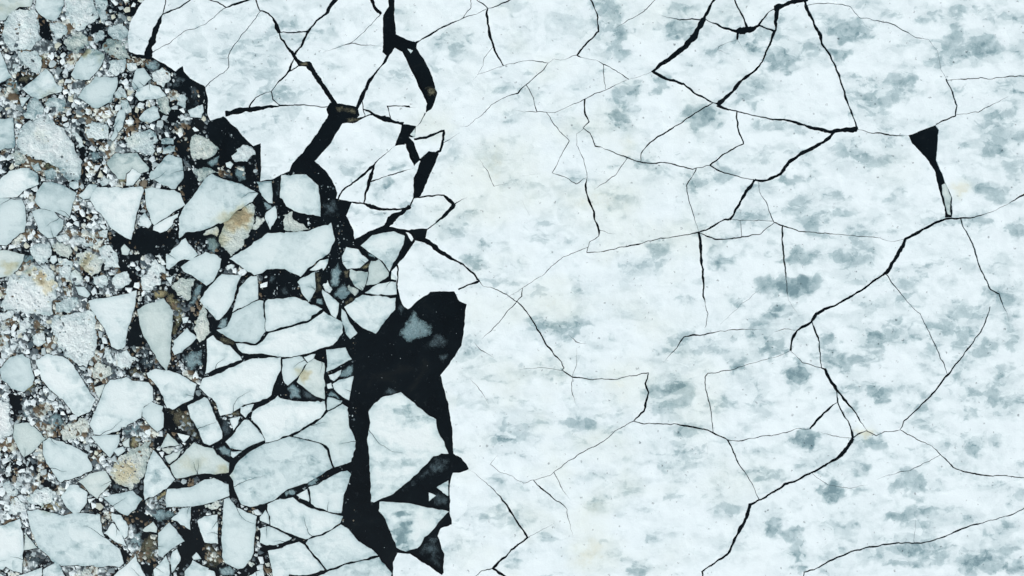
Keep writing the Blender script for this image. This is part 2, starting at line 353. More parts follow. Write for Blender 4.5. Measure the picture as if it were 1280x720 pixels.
CRACKS = """
@0 0 5
1045 -40 8 1020 85 8 1000 130 28 970 210 38 935 310 50 928 360 62
1240 -40 10 1195 -5 10 1120 50 10 1025 95 12
970 350 6 1060 270 5 1150 200 5 1220 180 4 1280 157 4 1340 110 4 1395 60 5 1415 45 8
@256 0 5
-60 -40 8 20 -5 8 80 20 8 135 45 10 200 25 18 280 0 14 330 -20 14
315 -20 10 330 30 10 350 70 10 400 85 12 430 120 18 450 160 24 465 205 28
465 205 10 480 250 14 520 300 16 560 350 22 600 400 36 645 400 40 690 465 30 740 540 30 790 610 34 815 660 40 810 720 50
350 85 5 290 150 5 220 240 5 160 320 6 152 365 6 155 420 6 120 455 4 60 495 5 0 550 8
80 370 2 150 362 3
480 203 6 560 205 10 650 195 14
850 -40 32 800 25 26 750 95 20 700 130 14 665 180 10 640 215 24 600 290 16 560 350 14
555 365 8 540 400 10 530 445 18 460 520 7 415 570 6 320 610 7 270 655 12
600 420 8 570 428 8 530 455 10
415 570 9 430 620 9 475 660 8
130 715 30 230 690 40 290 680 40 400 672 18 480 662 10 600 657 8 700 667 7 790 675 8
945 690 30 990 600 26 1030 510 26 1060 470 12 1110 410 14 1145 350 20 1150 330 30
740 330 3 870 285 5 915 272 8 1000 285 5 1115 293 5
915 270 4 1000 200 4 1080 110 5
1030 -40 24 1060 45 26 1120 105 20
990 620 8 1000 720 6 990 735 5
1140 665 7 1280 662 6 1290 662 5
1140 665 4 1155 715 4 1158 750 5
@480 0 4
160 215 14 180 207 7 260 155 10 395 92 5 460 70 3 520 45 4 580 25 8 640 -5 6
395 92 4 435 40 4 435 -10 6
450 -10 4 520 45 7 515 75 14 525 150 14 545 235 12 595 325 7
540 240 3 500 290 3 495 330 2.5 450 400 4
470 380 2 600 330 3 700 305 4 790 310 5 820 318 5 800 350 6 715 420 6 670 465 7 590 495 3 540 525 4 470 590 3 420 630 3 380 633 2
820 318 3 850 298 2 900 300 2 960 280 5
715 425 5 740 480 4 765 550 5
640 550 2 700 558 3 770 560 4 850 565 3 940 540 2
1030 -10 7 1065 70 7 1073 160 8 1030 200 10 965 275 9 985 290 3 1060 300 2 1095 320 6 1150 350 5 1220 392 6
1095 325 4 1100 380 4 1105 440 3
930 530 3 1005 497 5 1060 465 5 1110 450 4 1190 410 2 1340 358 2
1003 500 9 1003 560 9 1022 610 7 995 640 6 1030 665 6 1055 730 6 1090 740 3
1000 640 2 963 670 2 963 725 3 1000 800 4 1015 890 3 1007 930 8 1020 990 11 1045 1050 11 1055 1110 11 1075 1150 10 1075 1180 6 1030 1210 4 1015 1260 5
810 570 4 860 635 5 925 708 5 880 790 3 840 850 4
1150 145 3 1210 110 4 1300 60 4 1360 -5 4
20 532 6 80 530 6 160 540 3
20 532 5 35 600 6
-20 570 14 0 595 30 60 610 18 100 620 18
-80 540 8 -60 565 12 -20 590 22 20 600 14
150 697 10 210 688 14 270 665 12 300 652 14 293 720 16 287 745 12
380 660 3 310 725 5
205 565 7 180 610 5 162 632 5
@256 144 5
865 10 30 900 30 40 940 35 34 1010 5 8 1045 5 12
860 475 12 1000 365 16 1035 330 20 1075 290 8 1190 195 7
815 515 10 860 475 12
1060 310 12 1035 400 30 1010 480 16 995 550 10
1040 425 9 1150 380 6 1240 350 8
830 535 14 900 545 12 985 550 10 1050 575 30 1130 590 14 1200 590 8 1260 585 16
1290 570 30 1190 640 34 1120 700 30 1060 730 34
@480 180 4
20 153 8 90 140 6 150 120 3
287 -20 10 280 35 12 185 90 12
150 272 8 130 310 8 105 325 10 0 325 10 -60 318 10
110 330 12 60 360 40 0 400 36 
150 270 8 240 260 8 300 255 8 320 275 18 350 305 26 310 350 18 260 395 8
350 305 8 410 268 4
-20 405 20 30 420 20 90 432 14 150 440 22 210 420 6
215 425 5 260 395 6
200 475 30 270 530 30 340 575 16 400 605 10 450 650 10 475 685 14 400 715 8 370 725 6
40 640 10 10 680 8
65 600 10 70 640 8 68 720 8 75 770 10
480 80 3 520 140 4 543 215 4
550 210 2 640 195 2
690 160 2 780 152 3
690 280 2 730 360 3
1075 430 3 1120 445 3 1160 450 2
1290 505 5 1200 515 5 1100 540 2 1015 542 5
600 780 1.5 700 715 3 800 650 3 860 590 4 940 545 4 1030 518 4
840 145 4 900 165 4 960 200 5 1015 170 2
1055 5 5 1090 15 2 1150 45 6 1215 72 5 1290 92 8
1215 75 4 1160 155 4 1085 205 4 1050 230 2
@480 360 4
375 5 14 400 -5 6
475 -35 6 500 -10 2 570 10 5 670 70 6 720 130 8 780 225 9 820 295 8 880 360 6 900 400 6 887 410 5 945 445 8 1020 455 5 1160 455 5 1290 428 5 1325 420 6
693 0 4 688 40 5 640 95 5 540 210 5 485 255 4
452 272 5 480 305 5 550 350 6
430 450 4 475 500 4 520 575 3
920 230 6 960 270 5 1010 280 3
963 300 2 963 380 3 940 440 3 942 530 4 960 580 2
680 405 2 800 398 3 880 408 3
@480 540 4
430 187 4 545 285 5 600 345 8 660 440 12 718 525 10 640 585 9 545 680 14 610 725 20
545 680 5 490 695 6 450 720 4
718 525 3 850 455 2
570 110 2 530 160 3 570 195 3 640 220 3 695 255 3 830 215 3 900 160 4 1010 90 5 1100 45 5 1155 -5 4 1245 -55 4
750 253 6 820 310 7 880 350 6 915 385 5 912 400 5 945 520 1.5
853 203 4 885 270 4 925 335 5
@720 0 4
700 -20 16 660 55 18 635 100 26 590 180 36 540 240 32 470 295 26 420 325 20 385 360 18 440 390 16 540 422 12 600 470 12 680 515 8 705 525 10
415 75 3 515 104 6 580 97 8 635 100 8
678 115 8 740 140 14 800 157 20 835 155 44 880 145 24 910 130 14 960 65 5 1000 30 6
650 100 4 678 115 6
780 -20 9 830 80 10 855 140 14
810 165 14 805 200 10
805 200 2 710 235 3 705 250 2 760 270 2
805 200 2 855 280 3
1150 0 24 1080 10 26 1000 40 30 1000 80 22 995 150 16 960 240 10 930 310 9 900 350 12 820 410 20 780 460 18 705 525 22
920 135 10 990 155 14
700 525 22 760 548 8 870 573 6 980 597 10 1050 600 14 1180 640 18 1285 665 22
680 520 7 600 565 8 460 655 7 400 690 8 350 730 6 325 770 6 322 810 4
800 565 9 805 630 10 835 720 7 740 770 7 670 828 8
@720 180 4
200 50 5 260 72 5 320 90 7 370 98 6 440 93 7 490 100 7 540 120 7 580 125 5 670 108 4
670 108 8 740 145 7 830 168 5 890 178 4
600 123 6 580 165 5 547 210 6 560 270 5 580 330 5 612 430 2
1290 -50 14 1235 -5 18 1120 50 18 1060 95 18 1020 150 18 960 180 14 905 187 14
893 183 20 840 255 16 800 325 16 768 380 14
768 380 8 740 380 9 700 400 9 650 430 9 600 443 7 540 458 5 470 467 5 360 485 5 310 505 4 240 515 4 125 540 3
770 383 3 985 386 4
823 385 3 825 465 5
615 440 5 650 460 7 700 477 8 750 478 8 830 465 7 920 450 5 990 395 4
910 190 3 915 240 3 950 290 4 975 360 6 990 390 6 1035 410 9 1060 420 6 1120 438 6 1280 450 4 1370 458 4 1440 462 4 1520 470 3 1570 490 2 1640 475 3
612 440 16 625 520 14 628 600 14 635 680 12 637 770 8 645 800 3 658 845 5 650 900 4 643 920 3
1033 410 10 1030 480 9 1040 580 8 1048 650 7 1050 715 5 1060 780 2 1120 870 1.5
@720 360 4
1440 0 12 1370 45 12 1290 90 12 1240 105 14 1200 130 18 1175 170 14 1105 210 14 1080 250 14 1072 315 12
440 368 5 500 300 6 535 247 7 580 235 9 640 232 8 720 217 4 820 207 5 925 207 3
990 218 4 1040 205 4 1090 205 2
1072 315 3 1000 345 3 900 368 3 770 410 4 660 428 5 643 445 6 648 510 6 670 590 6 690 715 4
645 740 3 660 830 3
345 428 5 365 420 6 345 480 9 362 522 12 338 612 12 285 668 6 330 675 6 500 680 6 560 690 10 640 705 8 690 725 8 755 758 6 810 765 5 940 740 5 1050 722 4 1100 705 3 1170 703 4
1072 318 3 1130 370 4 1225 403 4
1180 170 8 1210 250 8 1225 400 6 1245 405 8
1285 585 8 1240 625 8 1170 703 8
930 0 1.5 850 60 2 720 180 1.5
@720 540 4
757 38 8 815 160 8 850 210 4 885 265 4 912 335 4
1190 195 12 1100 240 10 1040 262 12 990 295 14 915 342 8 870 362 20 850 430 20 800 520 16 760 605 14 690 655 9 630 695 9 633 730 9
@960 0 4
175 -20 26 195 50 20 230 120 12 260 180 22 268 220 14 310 280 10 345 360 12 385 480 12 420 580 10 448 650 10
195 25 3 250 18 4 370 22 4 410 35 4 455 90 4 530 102 3 600 115 6 670 150 6 740 190 4 800 200 2 845 260 2 860 350 2 885 395 2
320 662 20 350 652 24 448 648 26
450 658 3 510 663 5 580 670 8 640 680 6 700 680 3
175 0 26 140 5 26 110 15 26
350 652 10 320 670 12 260 715 14
835 622 7 880 600 7 935 580 8 940 530 9 920 460 9 888 395 8
940 578 3 1050 560 4 1150 510 3 1200 480 1.5
900 397 3 970 397 5 1060 390 5 1120 395 4 1210 383 6 1300 382 5
@960 180 4
885 372 14 920 372 10 1000 368 8 1040 362 6 1100 345 3 1200 300 3 1280 250 10 1310 240 8
885 375 12 820 400 12 760 435 14 685 475 16 650 550 22 590 645 18 540 675 10 480 722 12
585 650 6 640 720 5 715 815 4 760 850 4 800 935 5 850 1040 7 890 1140 4 895 1155 3
960 375 7 975 420 6 1015 485 8 1050 600 8 1110 725 7 1150 750 8 1165 785 8 1190 840 2 1200 890 2
@960 360 4
1107 95 7 1080 185 7 1010 290 8 950 365 7 890 440 10 830 520 9 750 600 7 680 665 7 657 710 5
340 510 6 345 575 8 380 640 8 410 690 7 415 740 14
340 575 5 300 600 8 250 650 9 212 703 8
265 400 8 285 405 16 310 460 18 345 510 18 400 580 12 440 630 9 480 695 3 500 720 3
@960 540 4
425 30 26 365 115 18 300 155 14 230 197 12
410 -10 10 425 30 18
430 28 6 450 10 8 490 -5 6 540 15 5 580 0 5 657 -10 5 670 -5 6 740 35 5 820 70 4 860 110 5 925 178 8 1020 208 9 1090 217 7 1180 218 5 1290 228 5
260 0 5 320 18 4 420 26 3
860 115 3 720 185 4 640 205 3 540 235 2
215 210 2 300 262 3 400 280 3 500 262 2
178 725 6 180 700 7 230 688 7 300 645 8 360 620 9 430 590 8 530 570 9 650 553 8 760 555 7 870 525 7 1000 470 8 1100 445 5 1220 410 6 1300 370 6
740 410 3 728 545 3
"""
# thin snow over grey ice: x y rx ry strength
THIN = """
@256 0 5
490 50 20 40 .35  550 150 90 20 .4  740 220 80 30 .5  820 210 20 25 .5  900 20 50 25 .35  1230 60 40 60 .4  480 580 40 20 .6  370 620 50 30 .6  1150 490 90 70 .35
1030 590 60 20 .4  300 200 120 100 .3  350 430 120 90 .25  80 50 100 60 .25
@480 0 4
350 200 80 60 .55  370 260 50 40 .5  645 25 40 40 .7  100 90 60 60 .35  90 370 80 60 .35  560 180 30 30 .4  650 370 50 50 .4  720 480 60 50 .45  600 560 60 50 .35
1180 200 30 100 .9  1100 100 60 100 .6  1210 480 60 70 1.0  1130 10 60 50 .6  900 60 60 50 .25  970 200 60 60 .3  1090 230 60 80 .4  890 590 60 50 .4  1190 620 60 60 .4
850 330 40 40 .4  420 400 70 40 .35
@480 180 4
335 20 40 50 .6  520 50 50 60 .45  430 360 45 30 .7  465 310 40 35 .5  340 430 60 50 .6  450 590 50 45 .95  650 610 60 50 .5  555 650 30 60 .35  290 630 60 40 .45
60 120 40 30 .5  20 210 20 30 .7  880 320 60 30 .4  850 480 60 40 .3  480 480 40 60 .3  620 515 20 20 .4  740 180 70 30 .3  930 210 50 50 .35  290 200 80 40 .3  170 330 90 40 .35
@480 360 4
790 205 65 50 .6  940 215 60 35 .8  750 420 90 35 .7  880 430 50 25 .6  690 640 110 70 .55  450 240 60 70 .4  370 500 60 60 .35  1000 630 60 60 .35  640 320 50 40 .25
390 350 30 40 .4  835 360 30 20 .5  970 160 80 50 .4  520 440 120 40 .25  1080 520 80 50 .25  160 640 70 40 .35  1020 700 60 40 .4  600 20 60 20 .4  740 10 60 30 .4
1045 370 20 15 .6  990 410 25 50 .4
@480 540 4
650 60 110 80 .55  600 15 60 25 .6  150 140 50 25 .5  90 530 45 60 .6  90 400 25 20 .5  270 420 50 30 .5  640 440 60 60 .7  700 400 50 30 .5  450 430 100 40 .35
570 260 40 40 .6  660 280 50 30 .4  830 520 60 50 .35  1230 260 70 50 .35  690 600 60 40 .3  1060 350 40 40 .3  320 540 70 60 .3  630 650 60 50 .3  1260 680 40 40 .6  860 300 40 30 .3
@720 180 4
400 570 50 80 .6  470 500 30 60 .45  690 550 40 60 .7  780 420 150 60 .4  870 370 60 30 .5  590 200 60 60 .6  730 165 40 30 .5  800 80 100 60 .45  370 110 60 30 .5
340 40 60 50 .4  910 250 60 60 .45  1070 175 70 25 .6  1110 560 90 50 .5  1150 690 100 40 .7  250 640 80 80 .35  1000 700 100 30 .5  1140 330 70 60 .5  1110 80 70 40 .4
840 530 100 50 .3  1180 400 60 50 .4  50 690 60 40 .4
@720 0 4
470 150 35 80 .75  540 130 40 100 .55  620 600 80 45 .95  610 560 100 25 .5  420 420 45 35 .95  580 400 30 60 .4  700 240 80 40 .45  820 130 60 80 .4  890 530 30 30 .8
860 200 60 50 .5  940 380 50 50 .4  1020 290 50 60 .5  850 440 40 70 .4  780 480 60 50 .35  1210 260 100 60 .35  960 100 40 60 .5  690 330 120 20 .3  980 620 50 30 .4
590 660 30 25 .6  210 620 30 40 .4
@720 360 4
460 540 110 75 .8  560 290 120 60 .65  700 275 60 50 .4  800 70 50 40 .6  980 120 50 25 .7  890 180 50 40 .5  985 275 45 20 .9  990 310 50 30 .6  805 375 45 35 .85
720 575 60 35 .75  1105 440 60 60 .65  780 240 25 35 .5  970 10 70 40 .7  1130 15 60 40 .8  1250 230 30 40 .5  1110 240 50 80 .35  870 230 30 20 .6  20 160 30 30 .6
40 690 100 40 .3  830 410 60 20 .5  560 710 50 30 .6  850 690 20 30 .5  100 290 40 20 .4  1250 350 40 60 .5  20 230 25 20 .7  540 450 60 50 .3
@720 540 4
540 20 40 50 .65  420 130 30 50 .6  500 220 50 90 .5  1130 30 60 35 .7  270 270 60 40 .4  960 250 80 60 .45  620 100 90 70 .3  660 170 80 50 .2  1090 520 40 30 .5
1090 590 50 35 .8  1270 300 40 40 .8  980 440 30 60 .4  760 380 60 40 .35  100 370 40 40 .35  320 690 50 40 .4  1120 660 20 30 .7  620 640 60 50 .3  1060 210 100 30 .4  480 470 50 30 .3
@960 0 4
420 150 90 45 .9  370 205 25 25 .9  350 290 40 50 .7  60 320 60 40 .65  170 240 80 50 .5  800 70 60 40 .85  930 120 45 60 1.0  1060 240 80 70 .9  900 240 60 50 .6
1130 90 70 40 .7  1090 215 30 30 .9  850 300 70 60 .5  540 540 60 50 .6  680 430 70 60 .6  710 400 50 20 .7  440 400 60 20 .6  420 520 40 60 .5  650 620 120 40 .35
530 50 80 60 .4  1000 30 60 40 .5  1150 600 90 60 .7  1200 690 80 50 .5  1240 460 80 60 .4  690 190 50 30 .4  100 120 60 40 .4  260 100 60 50 .4  1050 480 90 80 .25
900 470 30 80 .4  20 180 60 40 .6  520 480 60 30 .5  1270 250 40 60 .4  600 470 80 40 .4
@960 180 4
400 70 90 70 .55  540 60 80 60 .45  110 175 50 15 .8  230 180 30 30 .5  1130 240 80 40 .8  1110 40 60 40 .6  1240 130 60 50 .7  1050 400 50 50 .6  1260 420 50 40 .8
440 560 80 50 .6  470 400 70 50 .5  330 350 60 25 .7  150 560 70 30 .6  200 690 50 30 .9  130 690 40 30 .6  870 380 90 60 .45  960 600 100 30 .4  700 610 60 20 .4
770 640 60 25 .5  240 400 100 50 .35  590 350 60 15 .4  790 140 20 60 .4  300 260 80 40 .35  30 690 50 30 .6  400 640 60 40 .4
@960 360 4
540 260 85 35 .85  650 170 60 20 .6  500 350 60 35 .95  400 380 50 30 .7  340 360 60 60 .5  560 530 50 45 1.0  720 500 80 25 .7  1010 130 90 50 .8  860 200 50 30 .8
960 250 70 60 .8  1095 290 40 40 .8  830 280 30 30 .8  820 340 30 30 .7  940 530 70 30 .65  1080 540 60 40 .8  1210 220 40 70 .6  990 625 60 30 .9  1160 425 35 35 .65
145 435 50 55 .65  640 45 50 20 .7  720 50 60 40 .6  700 240 80 30 .5  1180 90 60 50 .6  90 160 80 60 .3  30 290 40 60 .6  470 185 60 15 .5  430 610 40 30 .6
730 590 50 40 .5  970 390 40 50 .4  1260 590 40 30 .5  300 240 20 20 .7  400 520 60 30 .4  1200 540 90 50 .35  1200 20 80 40 .5  70 400 60 60 .25
@960 540 4
190 40 60 40 .8  540 50 40 40 .8  450 50 40 50 .6  460 190 40 30 .75  320 300 45 45 1.0  400 290 60 30 .5  720 240 55 45 .85  655 235 25 40 .7  620 285 30 25 .75
710 330 40 15 .7  640 415 60 25 .75  400 475 40 20 .7  960 70 90 50 .6  930 200 30 25 .5  1190 520 60 70 .65  1080 660 130 50 .85  1230 310 60 50 .5  1100 30 60 30 .5
830 430 150 60 .35  660 620 100 50 .6  850 640 40 30 .8  790 570 90 40 .5  1040 500 60 80 .45  120 510 40 30 .5  160 660 20 40 .8  700 440 50 60 .4  250 160 90 40 .45
1260 670 40 30 .5  400 130 80 40 .4  760 130 40 40 .5  30 440 30 60 .5  500 600 60 40 .3  1100 260 40 30 .4  620 540 120 30 .4  380 590 120 25 .3  270 660 90 25 .35  1000 620 80 50 .4
@256 144 5
1150 100 60 50 .35  910 330 60 50 .6  870 405 20 12 .8  1190 330 40 20 .8  1100 460 60 60 .6  1145 455 15 15 .7  820 240 20 60 .4  780 170 25 30 .3  560 270 40 15 .4  1100 640 40 40 .5  1240 650 60 50 .5  300 120 120 50 .25
1060 100 60 30 .2
@256 288 5
1180 160 50 60 .7  760 510 40 30 .3  230 600 60 50 .2  550 520 60 30 .3
@256 576 5
500 310 50 30 .6  260 160 40 40 .5  1240 325 40 25 .6  1235 460 45 70 .7  640 350 60 20 .4  720 540 40 40 .4  960 350 30 30 .3
@256 432 5
1240 420 40 60 .5  700 680 60 30 .4  850 50 70 20 .4
@0 0 1
1098 552 12 6 .3  150 415 5 22 .35  196 590 9 16 .6  180 640 9 9 .0  72 650 26 8 .35  180 585 6 10 .4
"""
# stains: px x y rx ry strength (0-1 beige, above 1 towards mustard)
STAIN = """620 225 34 34 .55  640 200 25 25 .35  575 235 40 25 .35  575 270 30 14 .3  600 395 30 18 .3  600 460 40 14 .3  790 480 18 22 .7  745 265 30 20 .5  785 215 28 30 .4  830 300 45 14 .45  795 290 30 14 .3  830 400 30 10 .25
885 480 14 22 .5  870 510 20 16 .3  760 560 24 14 .4  735 665 18 30 .55  745 700 20 14 .5  905 610 24 14 .35  645 370 20 16 .3  1080 541 12 6 .9  1200 236 12 10 .8  1120 210 20 16 .25  560 500 12 12 .3
540 160 20 10 .6  700 130 14 10 .3  785 185 8 14 .4  840 470 18 30 .3  545 150 14 16 .4  660 640 30 20 .2  930 590 30 14 .3
50 346 10 8 1.9  62 358 12 8 1.3  40 340 8 6 1.0  12 334 9 8 1.0  52 168 9 8 .6  290 275 20 12 1.2  270 300 14 12 .8  303 270 10 14 1.3  60 118 12 6 .8  8 10 30 6 .4  378 468 9 9 1.2  110 66 6 6 1.8  125 70 6 8 .8  18 120 6 8 1.3
160 176 14 10 .6  108 325 7 7 1.2  104 340 10 8 .7  156 590 16 14 .9  240 580 20 10 .5  280 590 14 8 .8  420 540 16 30 .25  60 635 8 8 .9"""
# open water without slush, px
CLEAR = [
 "214 92 232 96 254 112 257 140 244 146 234 120", "262 152 280 160 300 190 322 226 300 232 276 208 262 180", "48 16 60 26 66 50 58 50 50 46", "112 30 132 30 128 40 150 36 135 60 116 50", "100 156 106 156 106 228 100 226",
 "220 178 240 180 240 196 248 212 225 196", "230 224 254 220 232 254", "138 300 148 290 166 300 170 285 222 288 224 300 208 318 186 316 170 326 156 328 174 350 168 352 150 338 150 318",
 "171 388 180 416 188 434 157 432 166 404", "210 340 230 325 230 334 218 348", "208 512 234 508 248 536 254 552 242 546 220 540 206 532", "160 458 186 464 184 478 166 474",
 "12 492 26 494 28 516 18 528 12 520", "48 592 60 602 74 606 66 612 52 606", "156 644 180 638 192 642 180 656 170 660", "220 662 238 662 246 656 256 680 240 696 220 720 226 704 222 684 232 676",
 "176 706 192 704 190 720 182 720", "152 684 164 692 156 702",
]
# ================================================================ helpers
PXM = 0.1                       # metres per map unit; the map is 1280 x 720 units, y down
def X(x): return (x - 640.0) * PXM
def Y(y): return (360.0 - y) * PXM
rnd = random.Random(7)

def nz(x, y, z=0.0):
    return noise.noise(Vector((x, y, z)))
def warp(x, y, k=1.0):
    "one ragged displacement field for every ice edge, so neighbouring edges stay fitted together"
    dx = 1.5*nz(x/9, y/9, 3.1) + .8*nz(x/3.2, y/3.2, 7.7) + .35*nz(x/1.4, y/1.4, 1.7)
    dy = 1.5*nz(x/9, y/9, 13.1) + .8*nz(x/3.2, y/3.2, 17.7) + .35*nz(x/1.4, y/1.4, 11.7)
    return x + dx*k, y + dy*k

def warp_s(x, y):
    dx = 1.3*nz(x/10, y/10, 3.1) + .55*nz(x/3.6, y/3.6, 7.7) + .16*nz(x/1.6, y/1.6, 1.7)
    dy = 1.3*nz(x/10, y/10, 13.1) + .55*nz(x/3.6, y/3.6, 17.7) + .16*nz(x/1.6, y/1.6, 11.7)
    return x + dx, y + dy

def resample(pts, step, closed):
    out = []
    n = len(pts)
    for i in range(n if closed else n-1):
        a, b = pts[i], pts[(i+1) % n]
        L = math.hypot(b[0]-a[0], b[1]-a[1]); k = max(1, int(round(L/step)))
        for j in range(k):
            t = j/k
            out.append(tuple(a[q] + (b[q]-a[q])*t for q in range(len(a))))
    if not closed: out.append(pts[-1])
    return out

def inside(poly, xs, ys):
    "even-odd test, vectorised"
    r = np.zeros(xs.shape, bool)
    px = np.array([p[0] for p in poly]); py = np.array([p[1] for p in poly])
    j = len(poly)-1
    for i in range(len(poly)):
        c = ((py[i] > ys) != (py[j] > ys))
        if c.any():
            r ^= c & (xs < (px[j]-px[i])*(ys-py[i])/((py[j]-py[i]) or 1e-9) + px[i])
        j = i
    return r

def area(poly):
    return 0.5*sum(poly[i-1][0]*poly[i][1]-poly[i][0]*poly[i-1][1] for i in range(len(poly)))

def tiles(text):
    ox = oy = 0.0; s = 1.0
    for line in text.strip().splitlines():
        line = line.strip()
        if line.startswith('@'):
            ox, oy, s = map(float, line[1:].split())
        elif line:
            yield ox, oy, s, line

# ---- blob fields
THIN_B, STAIN_B = [], []
for ox, oy, s, line in tiles(THIN):
    v = list(map(float, line.split()))
    for i in range(0, len(v), 5):
        THIN_B.append((ox+v[i]/s, oy+v[i+1]/s, v[i+2]/s*1.18, v[i+3]/s*1.12, v[i+4]*.66))
v = list(map(float, STAIN.split()))
for i in range(0, len(v), 5): g_ = 1.45 if v[i] > 520 and v[i+4] < .75 and v[i+2] > 13 else 1; STAIN_B.append((v[i], v[i+1], v[i+2]*g_, v[i+3]*g_, v[i+4]*(.5 if g_ > 1 else 1)))
THIN_B = np.array(THIN_B); STAIN_B = np.array(STAIN_B)
def fbm_arr(xs, ys, sx, sy, z):
    return np.array([nz(a/sx, b/sy, z)+.5*nz(a/sx*2.1, b/sy*2.1, z+5)+.28*nz(a/sx*4.3, b/sy*4.3, z+9) for a, b in zip(xs, ys)])
def field(blobs, xs, ys):
    out = np.zeros(len(xs))
    if blobs is STAIN_B and len(xs):
        out = np.exp(-((xs-720)/170)**2)*np.clip(.08+.5*fbm_arr(xs, ys, 60, 45, 60), 0, .6)
    if blobs is THIN_B and len(xs):
        east = np.clip((xs-560)/500, 0, 1)
        fl = fbm_arr(xs, ys, 44, 15, 70); fl2 = fbm_arr(xs, ys, 80, 40, 80)
        out = np.clip((fl+.55*fl2-.14+.20*east)*.68, 0, .38)
        west = np.clip((430-xs)/60, 0, 1)*np.clip((250-ys)/30, 0, 1); out = np.maximum(out*np.clip((xs-330)/90, 0, 1), west*np.clip(.27+.30*fl2+.16*fl, 0, .42))
        w1 = fbm_arr(xs, ys, 15, 11, 90); w2 = fbm_arr(xs, ys, 15, 11, 95)
        xs = xs+11*w1; ys = ys+6*w2
    wx = xs + 3.0*np.sin(ys*.31+xs*.11) + 1.6*np.sin(ys*.83+1.3)
    wy = ys + 2.4*np.sin(xs*.27+2.0) + 1.3*np.sin(xs*.71-ys*.2)
    for x, y, rx, ry, st in blobs:
        m = (abs(wx-x) < rx*1.7) & (abs(wy-y) < ry*1.7)
        if not m.any(): continue
        d = np.sqrt(((wx[m]-x)/rx)**2 + ((wy[m]-y)/ry)**2)
        f = np.clip((1.55-d)/1.0, 0, 1); f = f*f*(3-2*f)*st
        out[m] = out[m] + f*(1-out[m]/2.2)
    return out

